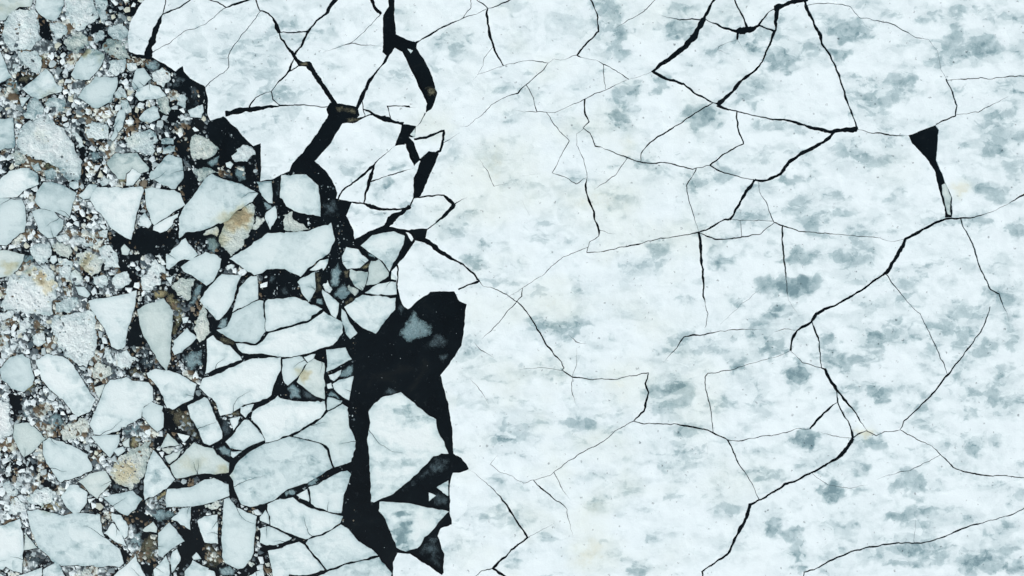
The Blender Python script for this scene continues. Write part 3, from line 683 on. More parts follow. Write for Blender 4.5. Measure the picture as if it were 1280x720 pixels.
# ================================================================ materials
def s2l(c): 
    c = c/255.0
    return c/12.92 if c < .04045 else ((c+.055)/1.055)**2.4
def col(r, g, b, k=1.0): return (s2l(r)*k, s2l(g)*k, s2l(b)*k, 1)
K = 0.90
def nodes(m):
    m.use_nodes = True; nt = m.node_tree; nt.nodes.clear()
    return nt, nt.nodes.new, nt.links.new
def ramp(N, stops):
    r = N('ShaderNodeValToRGB'); e = r.color_ramp.elements
    while len(e) < len(stops): e.new(.5)
    for q, (p, c) in zip(e, stops): q.position = p; q.color = c
    return r
def ice(name, thin=0.0, stain=0.0, mott=.35, rough_bump=.3, fine=0.0, tone=(1, 1, 1), speck=.0, snow=(232, 243, 246), fade=0):
    m = bpy.data.materials.new(name); nt, N, L = nodes(m)
    out = N('ShaderNodeOutputMaterial'); b = N('ShaderNodeBsdfPrincipled'); L(b.outputs[0], out.inputs[0])
    geo = N('ShaderNodeNewGeometry'); P = geo.outputs['Position']
    def tex(scale, detail=4, rough=.6, dist=0.0, vec=P):
        t = N('ShaderNodeTexNoise'); t.inputs['Scale'].default_value = scale; t.inputs['Detail'].default_value = detail
        t.inputs['Roughness'].default_value = rough; t.inputs['Distortion'].default_value = dist; L(vec, t.inputs['Vector']); return t.outputs['Fac']
    def M(op, a, c, clamp=False):
        n = N('ShaderNodeMath'); n.operation = op; n.use_clamp = clamp
        for i, v in enumerate((a, c)):
            if isinstance(v, (int, float)): n.inputs[i].default_value = v
            else: L(v, n.inputs[i])
        return n.outputs[0]
    mp = N('ShaderNodeMapping'); mp.inputs['Scale'].default_value = (.55, 1.25, 1); mp.inputs['Rotation'].default_value = (0, 0, .15); L(P, mp.inputs['Vector'])
    at = N('ShaderNodeAttribute'); at.attribute_name = 'thin'; st = N('ShaderNodeAttribute'); st.attribute_name = 'stain'
    big = tex(.32, 5, .62, .6, mp.outputs[0]); mid = tex(1.1, 5, .62, .3); fin = tex(5.0, 4, .65); cloud = tex(.13, 3, .5)
    # thin = attribute broken up by noise + a patchy field of its own
    brk = M('ADD', M('MULTIPLY', M('SUBTRACT', mid, .5), 1.1), M('MULTIPLY', M('SUBTRACT', fin, .5), .45))
    # refrozen blocks: faint angular cells with fairly crisp borders
    ws = N('ShaderNodeVectorMath'); ws.operation = 'ADD'; L(P, ws.inputs[0])
    wn_ = N('ShaderNodeTexNoise'); wn_.inputs['Scale'].default_value = .55; wn_.inputs['Detail'].default_value = 4; L(P, wn_.inputs['Vector'])
    wsc = N('ShaderNodeVectorMath'); wsc.operation = 'SCALE'; wsc.inputs['Scale'].default_value = 1.5; L(wn_.outputs['Color'], wsc.inputs[0]); L(wsc.outputs[0], ws.inputs[1])
    vc = N('ShaderNodeTexVoronoi'); vc.inputs['Scale'].default_value = .34; L(ws.outputs[0], vc.inputs['Vector'])
    sepc = N('ShaderNodeSeparateColor'); L(vc.outputs['Color'], sepc.inputs[0]); cellv = sepc.outputs[0]
    vc2 = N('ShaderNodeTexVoronoi'); vc2.inputs['Scale'].default_value = .95; L(ws.outputs[0], vc2.inputs['Vector'])
    sepc2 = N('ShaderNodeSeparateColor'); L(vc2.outputs['Color'], sepc2.inputs[0]); cellw = sepc2.outputs[1]
    mp2 = N('ShaderNodeMapping'); mp2.inputs['Scale'].default_value = (.62, 1.3, 1); mp2.inputs['Rotation'].default_value = (0, 0, -.12); L(ws.outputs[0], mp2.inputs['Vector'])
    drift = tex(.62, 7, .58, .9, mp2.outputs[0])
    cover = M('ADD', M('ADD', M('MULTIPLY', drift, 1.15), M('MULTIPLY', M('SUBTRACT', cellw, .5), .07)), M('MULTIPLY', at.outputs['Fac'], .52))
    msk = M('MULTIPLY', M('SUBTRACT', cover, .775), 9.0, True)
    core = M('MULTIPLY', msk, M('ADD', M('ADD', .13, M('MULTIPLY', at.outputs['Fac'], .50)), M('ADD', M('MULTIPLY', M('SUBTRACT', cellw, .5), .22), M('MULTIPLY', brk, .22))), True)
    drift2 = tex(.30, 6, .6, 1.4, mp2.outputs[0])
    lay2 = M('MULTIPLY', M('SUBTRACT', M('ADD', drift2, M('MULTIPLY', at.outputs['Fac'], .55)), .58), 6.5, True)
    soft = M('MULTIPLY', at.outputs['Fac'], M('ADD', .17, M('MULTIPLY', brk, .4)))
    a = M('ADD', M('MULTIPLY', core, .8), M('ADD', M('MULTIPLY', lay2, M('ADD', .15, M('MULTIPLY', M('SUBTRACT', cellv, .5), .18))), soft), True)
    a = M('ADD', a, M('MULTIPLY', M('MULTIPLY', M('SUBTRACT', cellv, .52), .75, True), M('ADD', .35*mott, M('MULTIPLY', M('SUBTRACT', mid, .42), 3.0*mott, True))))
    patch = M('MULTIPLY', M('SUBTRACT', M('ADD', M('MULTIPLY', big, .75), M('MULTIPLY', mid, .35)), .56), 3.2, True)
    patch = M('MULTIPLY', patch, mott*.8)
    low = M('MULTIPLY', M('SUBTRACT', cloud, .48), .5*mott + .1, True)
    tot = M('ADD', M('ADD', a, patch), M('ADD', low, M('MULTIPLY', M('SUBTRACT', fin, .5), .10 + fine*.5)))
    ed = N('ShaderNodeAttribute'); ed.attribute_name = 'edge'; oi = N('ShaderNodeObjectInfo')
    if name != 'snow_on_fast_ice':
        e_ = M('MULTIPLY', M('MULTIPLY', ed.outputs['Fac'], ed.outputs['Fac']), M('ADD', .04, M('MULTIPLY', mid, .46)))
        tot = M('ADD', tot, M('ADD', e_, M('MULTIPLY', M('SUBTRACT', oi.outputs['Random'], .5), .16)))
    tot = M('ADD', tot, thin, True)
    t = lambda r, g, bb: col(r*tone[0], g*tone[1], bb*tone[2], K)
    rp = ramp(N, [(0, t(*snow)), (.25, t(210, 227, 231)), (.5, t(186, 207, 212)), (.78, t(156, 181, 187)), (1, t(118, 147, 155))]); L(tot, rp.inputs[0])
    # stains
    sf = M('ADD', M('MULTIPLY', st.outputs['Fac'], 1.2 if name == 'snow_on_fast_ice' else 1.0), stain)
    sf = M('MULTIPLY', sf, M('ADD', .55, M('MULTIPLY', mid, .9)))
    sc = ramp(N, [(0, (1, 1, 1, 1)), (.35, (.955, .945, .895, 1)), (.7, (.84, .75, .56, 1)), (1, (.56, .43, .27, 1))])
    L(M('MULTIPLY', sf, .5, True), sc.inputs[0])
    mx = N('ShaderNodeMix'); mx.data_type = 'RGBA'; mx.blend_type = 'MULTIPLY'; mx.inputs[0].default_value = 1
    L(rp.outputs[0], mx.inputs[6]); L(sc.outputs[0], mx.inputs[7]); c = mx.outputs[2]
    # small dark pits where the ice is thin
    pit = tex(2.3, 3, .7, 0)
    vor = N('ShaderNodeTexVoronoi'); vor.inputs['Scale'].default_value = 1.15; L(P, vor.inputs['Vector'])
    pm = M('MULTIPLY', M('SUBTRACT', .25, vor.outputs['Distance']), 9.0, True)
    pm = M('MULTIPLY', pm, M('MULTIPLY', M('SUBTRACT', pit, .555), 12.0, True))
    pm = M('MULTIPLY', pm, M('ADD', speck, M('MULTIPLY', at.outputs['Fac'], .5)), True)
    mx2 = N('ShaderNodeMix'); mx2.data_type = 'RGBA'; L(pm, mx2.inputs[0]); L(c, mx2.inputs[6]); mx2.inputs[7].default_value = col(70, 88, 96, K); c = mx2.outputs[2]
    L(c, b.inputs['Base Color'])
    b.inputs['Roughness'].default_value = .75; b.inputs['Specular IOR Level'].default_value = .25
    h = M('ADD', M('MULTIPLY', mid, .5+.6*fine), M('ADD', M('MULTIPLY', fin, .25), M('MULTIPLY', tex(16, 3, .7), .12)))
    bp = N('ShaderNodeBump'); bp.inputs['Strength'].default_value = rough_bump; bp.inputs['Distance'].default_value = .35
    L(h, bp.inputs['Height']); L(bp.outputs[0], b.inputs['Normal'])
    if fade:      # lies under the surface: thins out towards its rim until only dark water is left
        tr = N('ShaderNodeBsdfTransparent'); ms = N('ShaderNodeMixShader')
        al = M('SUBTRACT', M('ADD', 1.12 - .32*fade, M('ADD', M('MULTIPLY', M('SUBTRACT', mid, .5), 3.2), M('MULTIPLY', M('SUBTRACT', fin, .5), 1.4))), M('MULTIPLY', ed.outputs['Fac'], .95), True)
        L(al, ms.inputs[0]); L(tr.outputs[0], ms.inputs[1]); L(b.outputs[0], ms.inputs[2]); L(ms.outputs[0], out.inputs[0])
    return m

M_SHEET = ice('snow_on_fast_ice', 0.0, 0, .35, .2, speck=.55, snow=(231, 245, 249))
MATS = {
 'w': ice('snowy_floe_ice', .06, .06, .75, .30, tone=(.985, .993, .988)),
 'W': ice('mottled_floe_ice', .17, .06, .95, .30, tone=(.985, .993, .988)),
 'g': ice('bare_grey_floe_ice', .22, .10, .55, .22, tone=(.985, .993, .988)),
 'n': ice('cream_floe_ice', .20, .42, .5, .3, fine=.2, tone=(.97, .975, .965)),
 'r': ice('rough_floe_ice', .05, .10, .8, .9, fine=.9, tone=(.97, .98, .975)),
 'R': ice('rough_snowy_floe_ice', .02, .12, .7, .8, fine=.7, tone=(.985, .985, .98)),
 'y': ice('algae_stained_ice', .18, .62, .9, .9, fine=1.4, tone=(.98, .97, .95)),
 's': ice('waterlogged_grey_ice', .86, .10, .8, .5, fine=2.6, tone=(.90, .92, .92), fade=.1),
 'd': ice('dark_waterlogged_ice', 1.0, .1, .9, .5, fine=2.4, tone=(.52, .54, .56), fade=1),
 'b': ice('brown_sediment_ice', .9, 1.0, .9, .6, fine=2.0, tone=(.80, .68, .58), fade=.6),
 'o': ice('ochre_sediment_ice', .55, 1.4, .9, .6, fine=2.0, tone=(.93, .85, .74), fade=.3),
}
def flat(name, c, rough=.6, vary=.4, scale=3.0):
    m = bpy.data.materials.new(name); nt, N, L = nodes(m)
    out = N('ShaderNodeOutputMaterial'); b = N('ShaderNodeBsdfPrincipled'); L(b.outputs[0], out.inputs[0])
    geo = N('ShaderNodeNewGeometry'); t = N('ShaderNodeTexNoise'); t.inputs['Scale'].default_value = scale; t.inputs['Detail'].default_value = 5; L(geo.outputs['Position'], t.inputs['Vector'])
    r = ramp(N, [(.3, tuple(v*(1-vary) for v in c[:3])+(1,)), (.7, tuple(v*(1+vary) for v in c[:3])+(1,))]); L(t.outputs['Fac'], r.inputs[0])
    L(r.outputs[0], b.inputs['Base Color']); b.inputs['Roughness'].default_value = rough
    return m
M_WALL = flat('wet_ice_edge', col(78, 104, 114))

def water_mat():
    m = bpy.data.materials.new('cold_black_water'); nt, N, L = nodes(m)
    out = N('ShaderNodeOutputMaterial'); b = N('ShaderNodeBsdfPrincipled'); L(b.outputs[0], out.inputs[0])
    geo = N('ShaderNodeNewGeometry')
    t = N('ShaderNodeTexNoise'); t.inputs['Scale'].default_value = .22; t.inputs['Detail'].default_value = 6; t.inputs['Roughness'].default_value = .6; t.inputs['Distortion'].default_value = .8; L(geo.outputs['Position'], t.inputs['Vector'])
    r = ramp(N, [(.35, (.0012, .0035, .0052, 1)), (.6, (.0025, .006, .0085, 1)), (.8, (.010, .013, .013, 1))]); L(t.outputs['Fac'], r.inputs[0])
    # grease ice streaks
    t2 = N('ShaderNodeTexNoise'); t2.inputs['Scale'].default_value = 1.6; t2.inputs['Detail'].default_value = 7; t2.inputs['Roughness'].default_value = .7; t2.inputs['Distortion'].default_value = 1.5; L(geo.outputs['Position'], t2.inputs['Vector'])
    r2 = ramp(N, [(.60, (0, 0, 0, 1)), (.85, (.035, .046, .05, 1))]); L(t2.outputs['Fac'], r2.inputs[0])
    mx = N('ShaderNodeMix'); mx.data_type = 'RGBA'; mx.blend_type = 'ADD'; mx.inputs[0].default_value = 1; L(r.outputs[0], mx.inputs[6]); L(r2.outputs[0], mx.inputs[7])
    L(mx.outputs[2], b.inputs['Base Color']); b.inputs['Roughness'].default_value = .12; b.inputs['IOR'].default_value = 1.33; b.inputs['Specular IOR Level'].default_value = .3
    t3 = N('ShaderNodeTexNoise'); t3.inputs['Scale'].default_value = 2.2; t3.inputs['Detail'].default_value = 3; L(geo.outputs['Position'], t3.inputs['Vector'])
    bp = N('ShaderNodeBump'); bp.inputs['Strength'].default_value = .08; bp.inputs['Distance'].default_value = .05; L(t3.outputs['Fac'], bp.inputs['Height']); L(bp.outputs[0], b.inputs['Normal'])
    return m

# ================================================================ mesh building
def link(o): SC.collection.objects.link(o); return o
def props(o, **k):
    for a, b in k.items(): o[a] = b
    return o
def relief(x, y, amp):
    return amp*(.55*nz(x/14, y/14, 5) + .35*nz(x/4.5, y/4.5, 9) + .22*nz(x/1.9, y/1.9, 2))
def make_mesh(name, V, top_faces, wall_faces, mats, cx, cy, edge=None):
    faces = top_faces + wall_faces
    me = bpy.data.meshes.new(name); me.from_pydata(V, [], faces)
    for m in mats: me.materials.append(m)
    nt = len(top_faces)
    mi = np.zeros(len(faces), 'i'); mi[nt:] = 1; me.polygons.foreach_set('material_index', mi)
    sm = np.zeros(len(faces), bool); sm[:nt] = True; me.polygons.foreach_set('use_smooth', sm)
    allx = np.array([p[0]+cx for p in V])/PXM+640; ally = 360-np.array([p[1]+cy for p in V])/PXM
    for nm, bl in (('thin', THIN_B), ('stain', STAIN_B)):
        at = me.attributes.new(nm, 'FLOAT', 'POINT'); at.data.foreach_set('value', field(bl, allx, ally).astype('f'))
    if edge is not None:
        at = me.attributes.new('edge', 'FLOAT', 'POINT'); at.data.foreach_set('value', np.array(edge, 'f'))
    me.update()
    return me
def plate_mesh(name, vx, vy, tris, top, amp, mat, depth=.3, rim=.0, ew=None):
    "vx, vy: map coordinates; tris: index triples; a slab with relief on top and walls into the water"
    used = sorted({i for t in tris for i in t}); idx = {g: k for k, g in enumerate(used)}
    xs = np.array([vx[g] for g in used]); ys = np.array([vy[g] for g in used])
    cx, cy = X(xs.mean()), Y(ys.mean())
    V = [(X(x)-cx, Y(y)-cy, 0) for x, y in zip(xs, ys)]
    faces = []
    for t in tris:
        a, b, c = (idx[i] for i in t)
        n = (V[b][0]-V[a][0])*(V[c][1]-V[a][1]) - (V[b][1]-V[a][1])*(V[c][0]-V[a][0])
        faces.append((a, b, c) if n > 0 else (a, c, b))
    cnt = {}
    for t in faces:
        for a, b in ((t[0], t[1]), (t[1], t[2]), (t[2], t[0])):
            if (b, a) in cnt: cnt[(b, a)] = 0
            else: cnt[(a, b)] = 1
    border = [e for e, c in cnt.items() if c == 1]
    bset = {i for e in border for i in e}
    V = [(p[0], p[1], max(top + relief(x, y, amp) - (rim if k in bset else 0), .012)) for k, (p, x, y) in enumerate(zip(V, xs, ys))]
    EG = [1.0 if k in bset else 0.0 for k in range(len(V))]
    if ew:
        bi = np.array(sorted(bset)); dist = np.sqrt((xs[:, None]-xs[bi][None])**2+(ys[:, None]-ys[bi][None])**2).min(1); EG = list(np.clip(1-dist/ew, 0, 1))
    walls = []; low = {}
    VV = list(V)
    for e in border:
        for i in e:
            if i not in low:
                low[i] = len(VV); p = V[i]; VV.append(p); VV.append((p[0], p[1], -depth))
    for a, b in border: walls.append((low[a], low[a]+1, low[b]+1, low[b]))
    # melt patches and stained patches show as parts: the same surface, cut out along the patch edge
    th = field(THIN_B, xs, ys); stn = field(STAIN_B, xs, ys)
    parts = []
    F = np.array(faces)
    for nm, fl, thr in (('stained_patch', stn, .75), ('melt_patch', th, .52)):
        hot = fl[F].mean(1) > thr
        pool = {int(i) for i in np.nonzero(hot)[0]}
        if parts: pool -= {i for _, g in parts for i in g}
        ed = {}
        for i in pool:
            f = faces[i]
            for a, b in ((f[0], f[1]), (f[1], f[2]), (f[2], f[0])): ed.setdefault((min(a, b), max(a, b)), []).append(i)
        adj = {}
        for q in ed.values():
            if len(q) == 2: adj.setdefault(q[0], []).append(q[1]); adj.setdefault(q[1], []).append(q[0])
        while pool:
            st = [pool.pop()]; g = list(st)
            while st:
                for j in adj.get(st.pop(), ()):
                    if j in pool: pool.discard(j); st.append(j); g.append(j)
            ar = sum(abs((xs[faces[i][1]]-xs[faces[i][0]])*(ys[faces[i][2]]-ys[faces[i][0]])-(xs[faces[i][2]]-xs[faces[i][0]])*(ys[faces[i][1]]-ys[faces[i][0]]))/2 for i in g)
            if ar > 70 and len(g) > 5 and len(g) < .7*len(faces): parts.append((nm, g))
    cut = {i for _, g in parts for i in g}
    me = make_mesh(name, VV, [f for i, f in enumerate(faces) if i not in cut], walls, (mat, M_WALL), cx, cy, EG + [1.0]*(len(VV)-len(V)))
    o = link(bpy.data.objects.new(name, me)); o.location = (cx, cy, 0)
    for nm, g in parts:
        u = sorted({v for i in g for v in faces[i]}); k = {v: j for j, v in enumerate(u)}
        mp = make_mesh(nm, [V[v] for v in u], [tuple(k[v] for v in faces[i]) for i in g], [], (mat,), cx, cy, [EG[v] for v in u])
        c = link(bpy.data.objects.new(nm, mp)); c.parent = o
    return o

# ================================================================ water
wm = bpy.data.meshes.new('sea_water'); R_ = 3000.0
wm.from_pydata([(-R_, -R_, 0), (R_, -R_, 0), (R_, R_, 0), (-R_, R_, 0)], [], [(0, 1, 2, 3)]); wm.materials.append(water_mat())
props(link(bpy.data.objects.new('sea_water', wm)), kind='structure')

# ================================================================ the cracked sheet
def line_pts(text): 
    v = list(map(float, text.split())); return [(v[i], v[i+1]) for i in range(0, len(v), 2)]
sheet = resample(line_pts(SHEET.replace('\n', ' ')), 2.5, True)
sheet = [warp_s(*p) if (p[0] < 1380 and -120 < p[1] < 820) else p for p in sheet]
waters = [[warp_s(*p) for p in resample(line_pts(w), 2.2, True)] for w in WATERS]
cracks = []
for ox, oy, s, line in tiles(CRACKS):
    v = list(map(float, line.split()))
    cracks.append([[ox+v[i]/s, oy+v[i+1]/s, v[i+2]/s] for i in range(0, len(v), 3)])
# ends: run on past the frame, or join the crack they stop at
for c in cracks:
    for e in (0, -1):
        x, y, w = c[e]
        q = c[1] if e == 0 else c[-2]
        dx, dy = x-q[0], y-q[1]; d = math.hypot(dx, dy) or 1; dx /= d; dy /= d
        ext = None
        if y < 3 and dy < 0.2: ext = [x+40*dx, -135, w]
        elif y > 717 and dy > -0.2: ext = [x+40*dx, 835, w]
        elif x > 1275: ext = [1405, y+50*dy, w]
        if ext is not None:
            mid = [(x+ext[0])/2+rnd.uniform(-8, 8), (y+ext[1])/2, w]
            if e == 0: c.insert(0, mid); c.insert(0, ext)
            else: c.append(mid); c.append(ext)
            continue
        best = (5.0, None)
        for o_ in cracks:
            if o_ is c: continue
            for i in range(len(o_)-1):
                ax, ay, aw = o_[i]; bx, by, bw = o_[i+1]
                L2 = (bx-ax)**2+(by-ay)**2
                if L2 < 1e-6: continue
                t = max(0, min(1, ((x-ax)*(bx-ax)+(y-ay)*(by-ay))/L2))
                qx, qy = ax+(bx-ax)*t, ay+(by-ay)*t; dd = math.hypot(x-qx, y-qy) - (aw+(bw-aw)*t)/2
                if dd < best[0]: best = (dd, (qx, qy))
        if best[1] is not None: c[e] = [best[1][0], best[1][1], w]
        elif w < 1.6: c[e][2] = .12
verts, faces_in = [], []
def add_poly(p):
    k = len(verts); verts.extend(Vector(q) for q in p); faces_in.append(list(range(k, k+len(p))))
add_poly(sheet)
for w in waters: add_poly(w)
for c in cracks:
    r = resample([tuple(p) for p in c], 2.4, False)
    wc = [warp_s(p[0], p[1]) for p in r]
    n = len(r); base = len(verts)
    for i in range(n):
        a, b = wc[max(0, i-1)], wc[min(n-1, i+1)]
        dx, dy = b[0]-a[0], b[1]-a[1]; d = math.hypot(dx, dy) or 1
        nx, ny = -dy/d, dx/d
        w = r[i][2]*WIDTH
        jl = 1+.3*nz(wc[i][0]/2.6, wc[i][1]/2.6, 21); jr = 1+.3*nz(wc[i][0]/2.6, wc[i][1]/2.6, 31)
        hw = max(w*.5*(1+.6*nz(wc[i][0]/8, wc[i][1]/8, 41))*(.62 if w < .8 else (.75 if w < 1.6 else .86)), .05)
        verts.append(Vector((wc[i][0]+nx*hw*jl, wc[i][1]+ny*hw*jl))); verts.append(Vector((wc[i][0]-nx*hw*jr, wc[i][1]-ny*hw*jr)))
    for i in range(n-1):
        k = base+2*i; faces_in.append([k, k+1, k+3, k+2])
gx, gy = np.meshgrid(np.arange(160, 1396, 4.6), np.arange(-124, 826, 4.6)); gx = gx.ravel(); gy = gy.ravel()
rs = np.random.RandomState(3); gx = gx+rs.uniform(-1.4, 1.4, gx.shape); gy = gy+rs.uniform(-1.4, 1.4, gy.shape)
keep = inside(sheet, gx, gy)
for w in waters: keep &= ~inside(w, gx, gy)
far = (gx > 1300) | (gy < -20) | (gy > 740); keep &= ~far | (rs.rand(len(gx)) < .25)
verts.extend(Vector((float(a), float(b))) for a, b in zip(gx[keep], gy[keep]))
edges_in = [(f[i-1], f[i]) for f in faces_in for i in range(len(f))]
ov, oe, of, _, _, _ = delaunay_2d_cdt(verts, edges_in, [], 0, 1e-5, False)
OV = np.array([(v[0], v[1]) for v in ov]); OF = np.array([f[:3] for f in of])
cen = OV[OF].mean(1); order = np.argsort(cen[:, 0]); cxs = cen[order, 0]; cys = cen[order, 1]
blocked = np.zeros(len(OF), bool)
for f in faces_in[1:]:
    q = [(verts[i][0], verts[i][1]) for i in f]
    lo = np.searchsorted(cxs, min(p[0] for p in q)); hi = np.searchsorted(cxs, max(p[0] for p in q))
    if hi <= lo: continue
    m = inside(q, cxs[lo:hi], cys[lo:hi])
    blocked[order[lo:hi][m]] = True
ok = inside(sheet, cen[:, 0], cen[:, 1]) & ~blocked
icy = [int(i) for i in np.nonzero(ok)[0]]
par = {i: i for i in icy}
def find(i):
    while par[i] != i:
        par[i] = par[par[i]]; i = par[i]
    return i
em = {}
for i in icy:
    f = of[i]
    for a, b in ((f[0], f[1]), (f[1], f[2]), (f[2], f[0])):
        k = (a, b) if a < b else (b, a)
        if k in em: par[find(i)] = find(em[k])
        else: em[k] = i
comps = {}
for i in icy: comps.setdefault(find(i), []).append(of[i])
vx = [v[0] for v in ov]; vy = [v[1] for v in ov]
THINGS = []                      # (object, centre, area, outline shape info, tone word, noun)
def tri_area(ts): return sum(abs((vx[b]-vx[a])*(vy[c]-vy[a])-(vx[c]-vx[a])*(vy[b]-vy[a]))/2 for a, b, c in ts)
plates = sorted(((tri_area(t), t) for t in comps.values()), key=lambda q: -q[0])
for A, ts in plates:
    if A < 5: continue
    top = .20 + rnd.uniform(-.012, .012)
    o = plate_mesh('ice_plate', vx, vy, ts, top, .09 if A > 400 else .04, M_SHEET, rim=.0)
    ids = {i for t in ts for i in t}; xs = np.array([vx[i] for i in ids]); ys = np.array([vy[i] for i in ids])
    m = (xs > 0) & (xs < 1280) & (ys > 0) & (ys < 720)
    if m.sum() < 3:
        [bpy.data.objects.remove(c) for c in list(o.children)]; bpy.data.objects.remove(o); continue
    wgt = [(abs((vx[b]-vx[a])*(vy[c]-vy[a])-(vx[c]-vx[a])*(vy[b]-vy[a]))+1e-6, (vx[a]+vx[b]+vx[c])/3, (vy[a]+vy[b]+vy[c])/3) for a, b, c in ts]
    wgt = [q for q in wgt if 0 < q[1] < 1280 and 0 < q[2] < 720] or wgt
    W = sum(q[0] for q in wgt); cx = sum(q[0]*q[1] for q in wgt)/W; cy = sum(q[0]*q[2] for q in wgt)/W
    THINGS.append(dict(o=o, c=(cx, cy), A=W/2, xs=xs[m], ys=ys[m], kind='P', n=9, label=None))

# ================================================================ the drifting floes
CELL = 2                                   # occupancy raster, 2 cells per map unit
RW, RH, RX, RY = 900*CELL//1, 980*CELL//1, -180, -130
occ = np.zeros((RH, RW), np.uint8)          # 0 free, 1 smooth floe, 2 rough floe, 3 sheet, 4 clear water
def raster(poly, val):
    xs = [p[0] for p in poly]; ys = [p[1] for p in poly]
    i0 = max(0, int((min(xs)-RX)*CELL)); i1 = min(RW, int((max(xs)-RX)*CELL)+2)
    j0 = max(0, int((min(ys)-RY)*CELL)); j1 = min(RH, int((max(ys)-RY)*CELL)+2)
    if i1 <= i0 or j1 <= j0: return
    ii, jj = np.meshgrid(np.arange(i0, i1), np.arange(j0, j1))
    m = inside(poly, ii/CELL+RX, jj/CELL+RY)
    occ[j0:j1, i0:i1][m] = val
for p in CLEAR: raster(line_pts(p), 4)
raster(sheet, 3)
ORDER = {'d': 0, 'b': 1, 's': 1, 'o': 2, 'y': 3}
floe_in = []
for ox, oy, s, line in tiles(FLOES):
    lab = None
    if '#' in line: line, lab = line.split('#'); lab = lab.strip()
    kd, *v = line.split(); v = list(map(float, v))
    floe_in.append((kd, [(ox+v[i]/s, oy+v[i+1]/s) for i in range(0, len(v), 2)], lab))
def fissures(poly, r0, k):
    "dead-end cracks running in from the rim"
    out = []
    cx = sum(p[0] for p in poly)/len(poly); cy = sum(p[1] for p in poly)/len(poly)
    for _ in range(k):
        x, y = poly[rnd.randrange(len(poly))]; a = math.atan2(cy-y, cx-x)+rnd.uniform(-.5, .5); L_ = r0*rnd.uniform(.5, 1.25); n = max(3, int(L_/1.6))
        x -= math.cos(a)*1.0; y -= math.sin(a)*1.0; q = None
        for i in range(n+1):
            w = .34*(1-i/n)+.05; nx, ny = -math.sin(a), math.cos(a)
            e = [(x+nx*w, y+ny*w), (x-nx*w, y-ny*w)]
            if q: out.append([q[0], q[1], e[1], e[0]])
            q = e; x += math.cos(a)*1.6; y += math.sin(a)*1.6; a += rnd.uniform(-.28, .28)
    return out
def cdt_poly(poly, step, cuts=()):
    xs = [p[0] for p in poly]; ys = [p[1] for p in poly]
    gx, gy = np.meshgrid(np.arange(min(xs)+step/2, max(xs), step), np.arange(min(ys)+step/2, max(ys), step)); gx = gx.ravel(); gy = gy.ravel()
    gx = gx+rs.uniform(-.3, .3, gx.shape)*step; gy = gy+rs.uniform(-.3, .3, gy.shape)*step
    k = inside(poly, gx, gy)
    V = [Vector(p) for p in poly]+[Vector((float(a), float(b))) for a, b in zip(gx[k], gy[k])]
    if True:
        E = [(i, (i+1) % len(poly)) for i in range(len(poly))]
        for c in cuts:
            b_ = len(V); V += [Vector(p) for p in c]; E += [(b_, b_+1), (b_+1, b_+2), (b_+2, b_+3), (b_+3, b_)]
        a, _, f, _, _, _ = delaunay_2d_cdt(V, E, [], 0, 1e-5, False)
        A_ = np.array([(p[0], p[1]) for p in a]); f = [tuple(q) for q in f if len(q) == 3]; c_ = A_[np.array(f)].mean(1)
        m = inside(poly, c_[:, 0], c_[:, 1])
        for c in cuts: m &= ~inside(c, c_[:, 0], c_[:, 1])
        return [p[0] for p in a], [p[1] for p in a], [q for q, k_ in zip(f, m) if k_]
TOP = {'d': .02, 's': .035, 'b': .03, 'o': .045, 'y': .085, 'n': .115, 'r': .12, 'R': .13, 'g': .125, 'w': .135, 'W': .14}
AMP = {'d': .012, 's': .02, 'b': .02, 'o': .02, 'y': .09, 'n': .04, 'r': .2, 'R': .2, 'g': .03, 'w': .05, 'W': .06}
RND = 1.1
chew = []
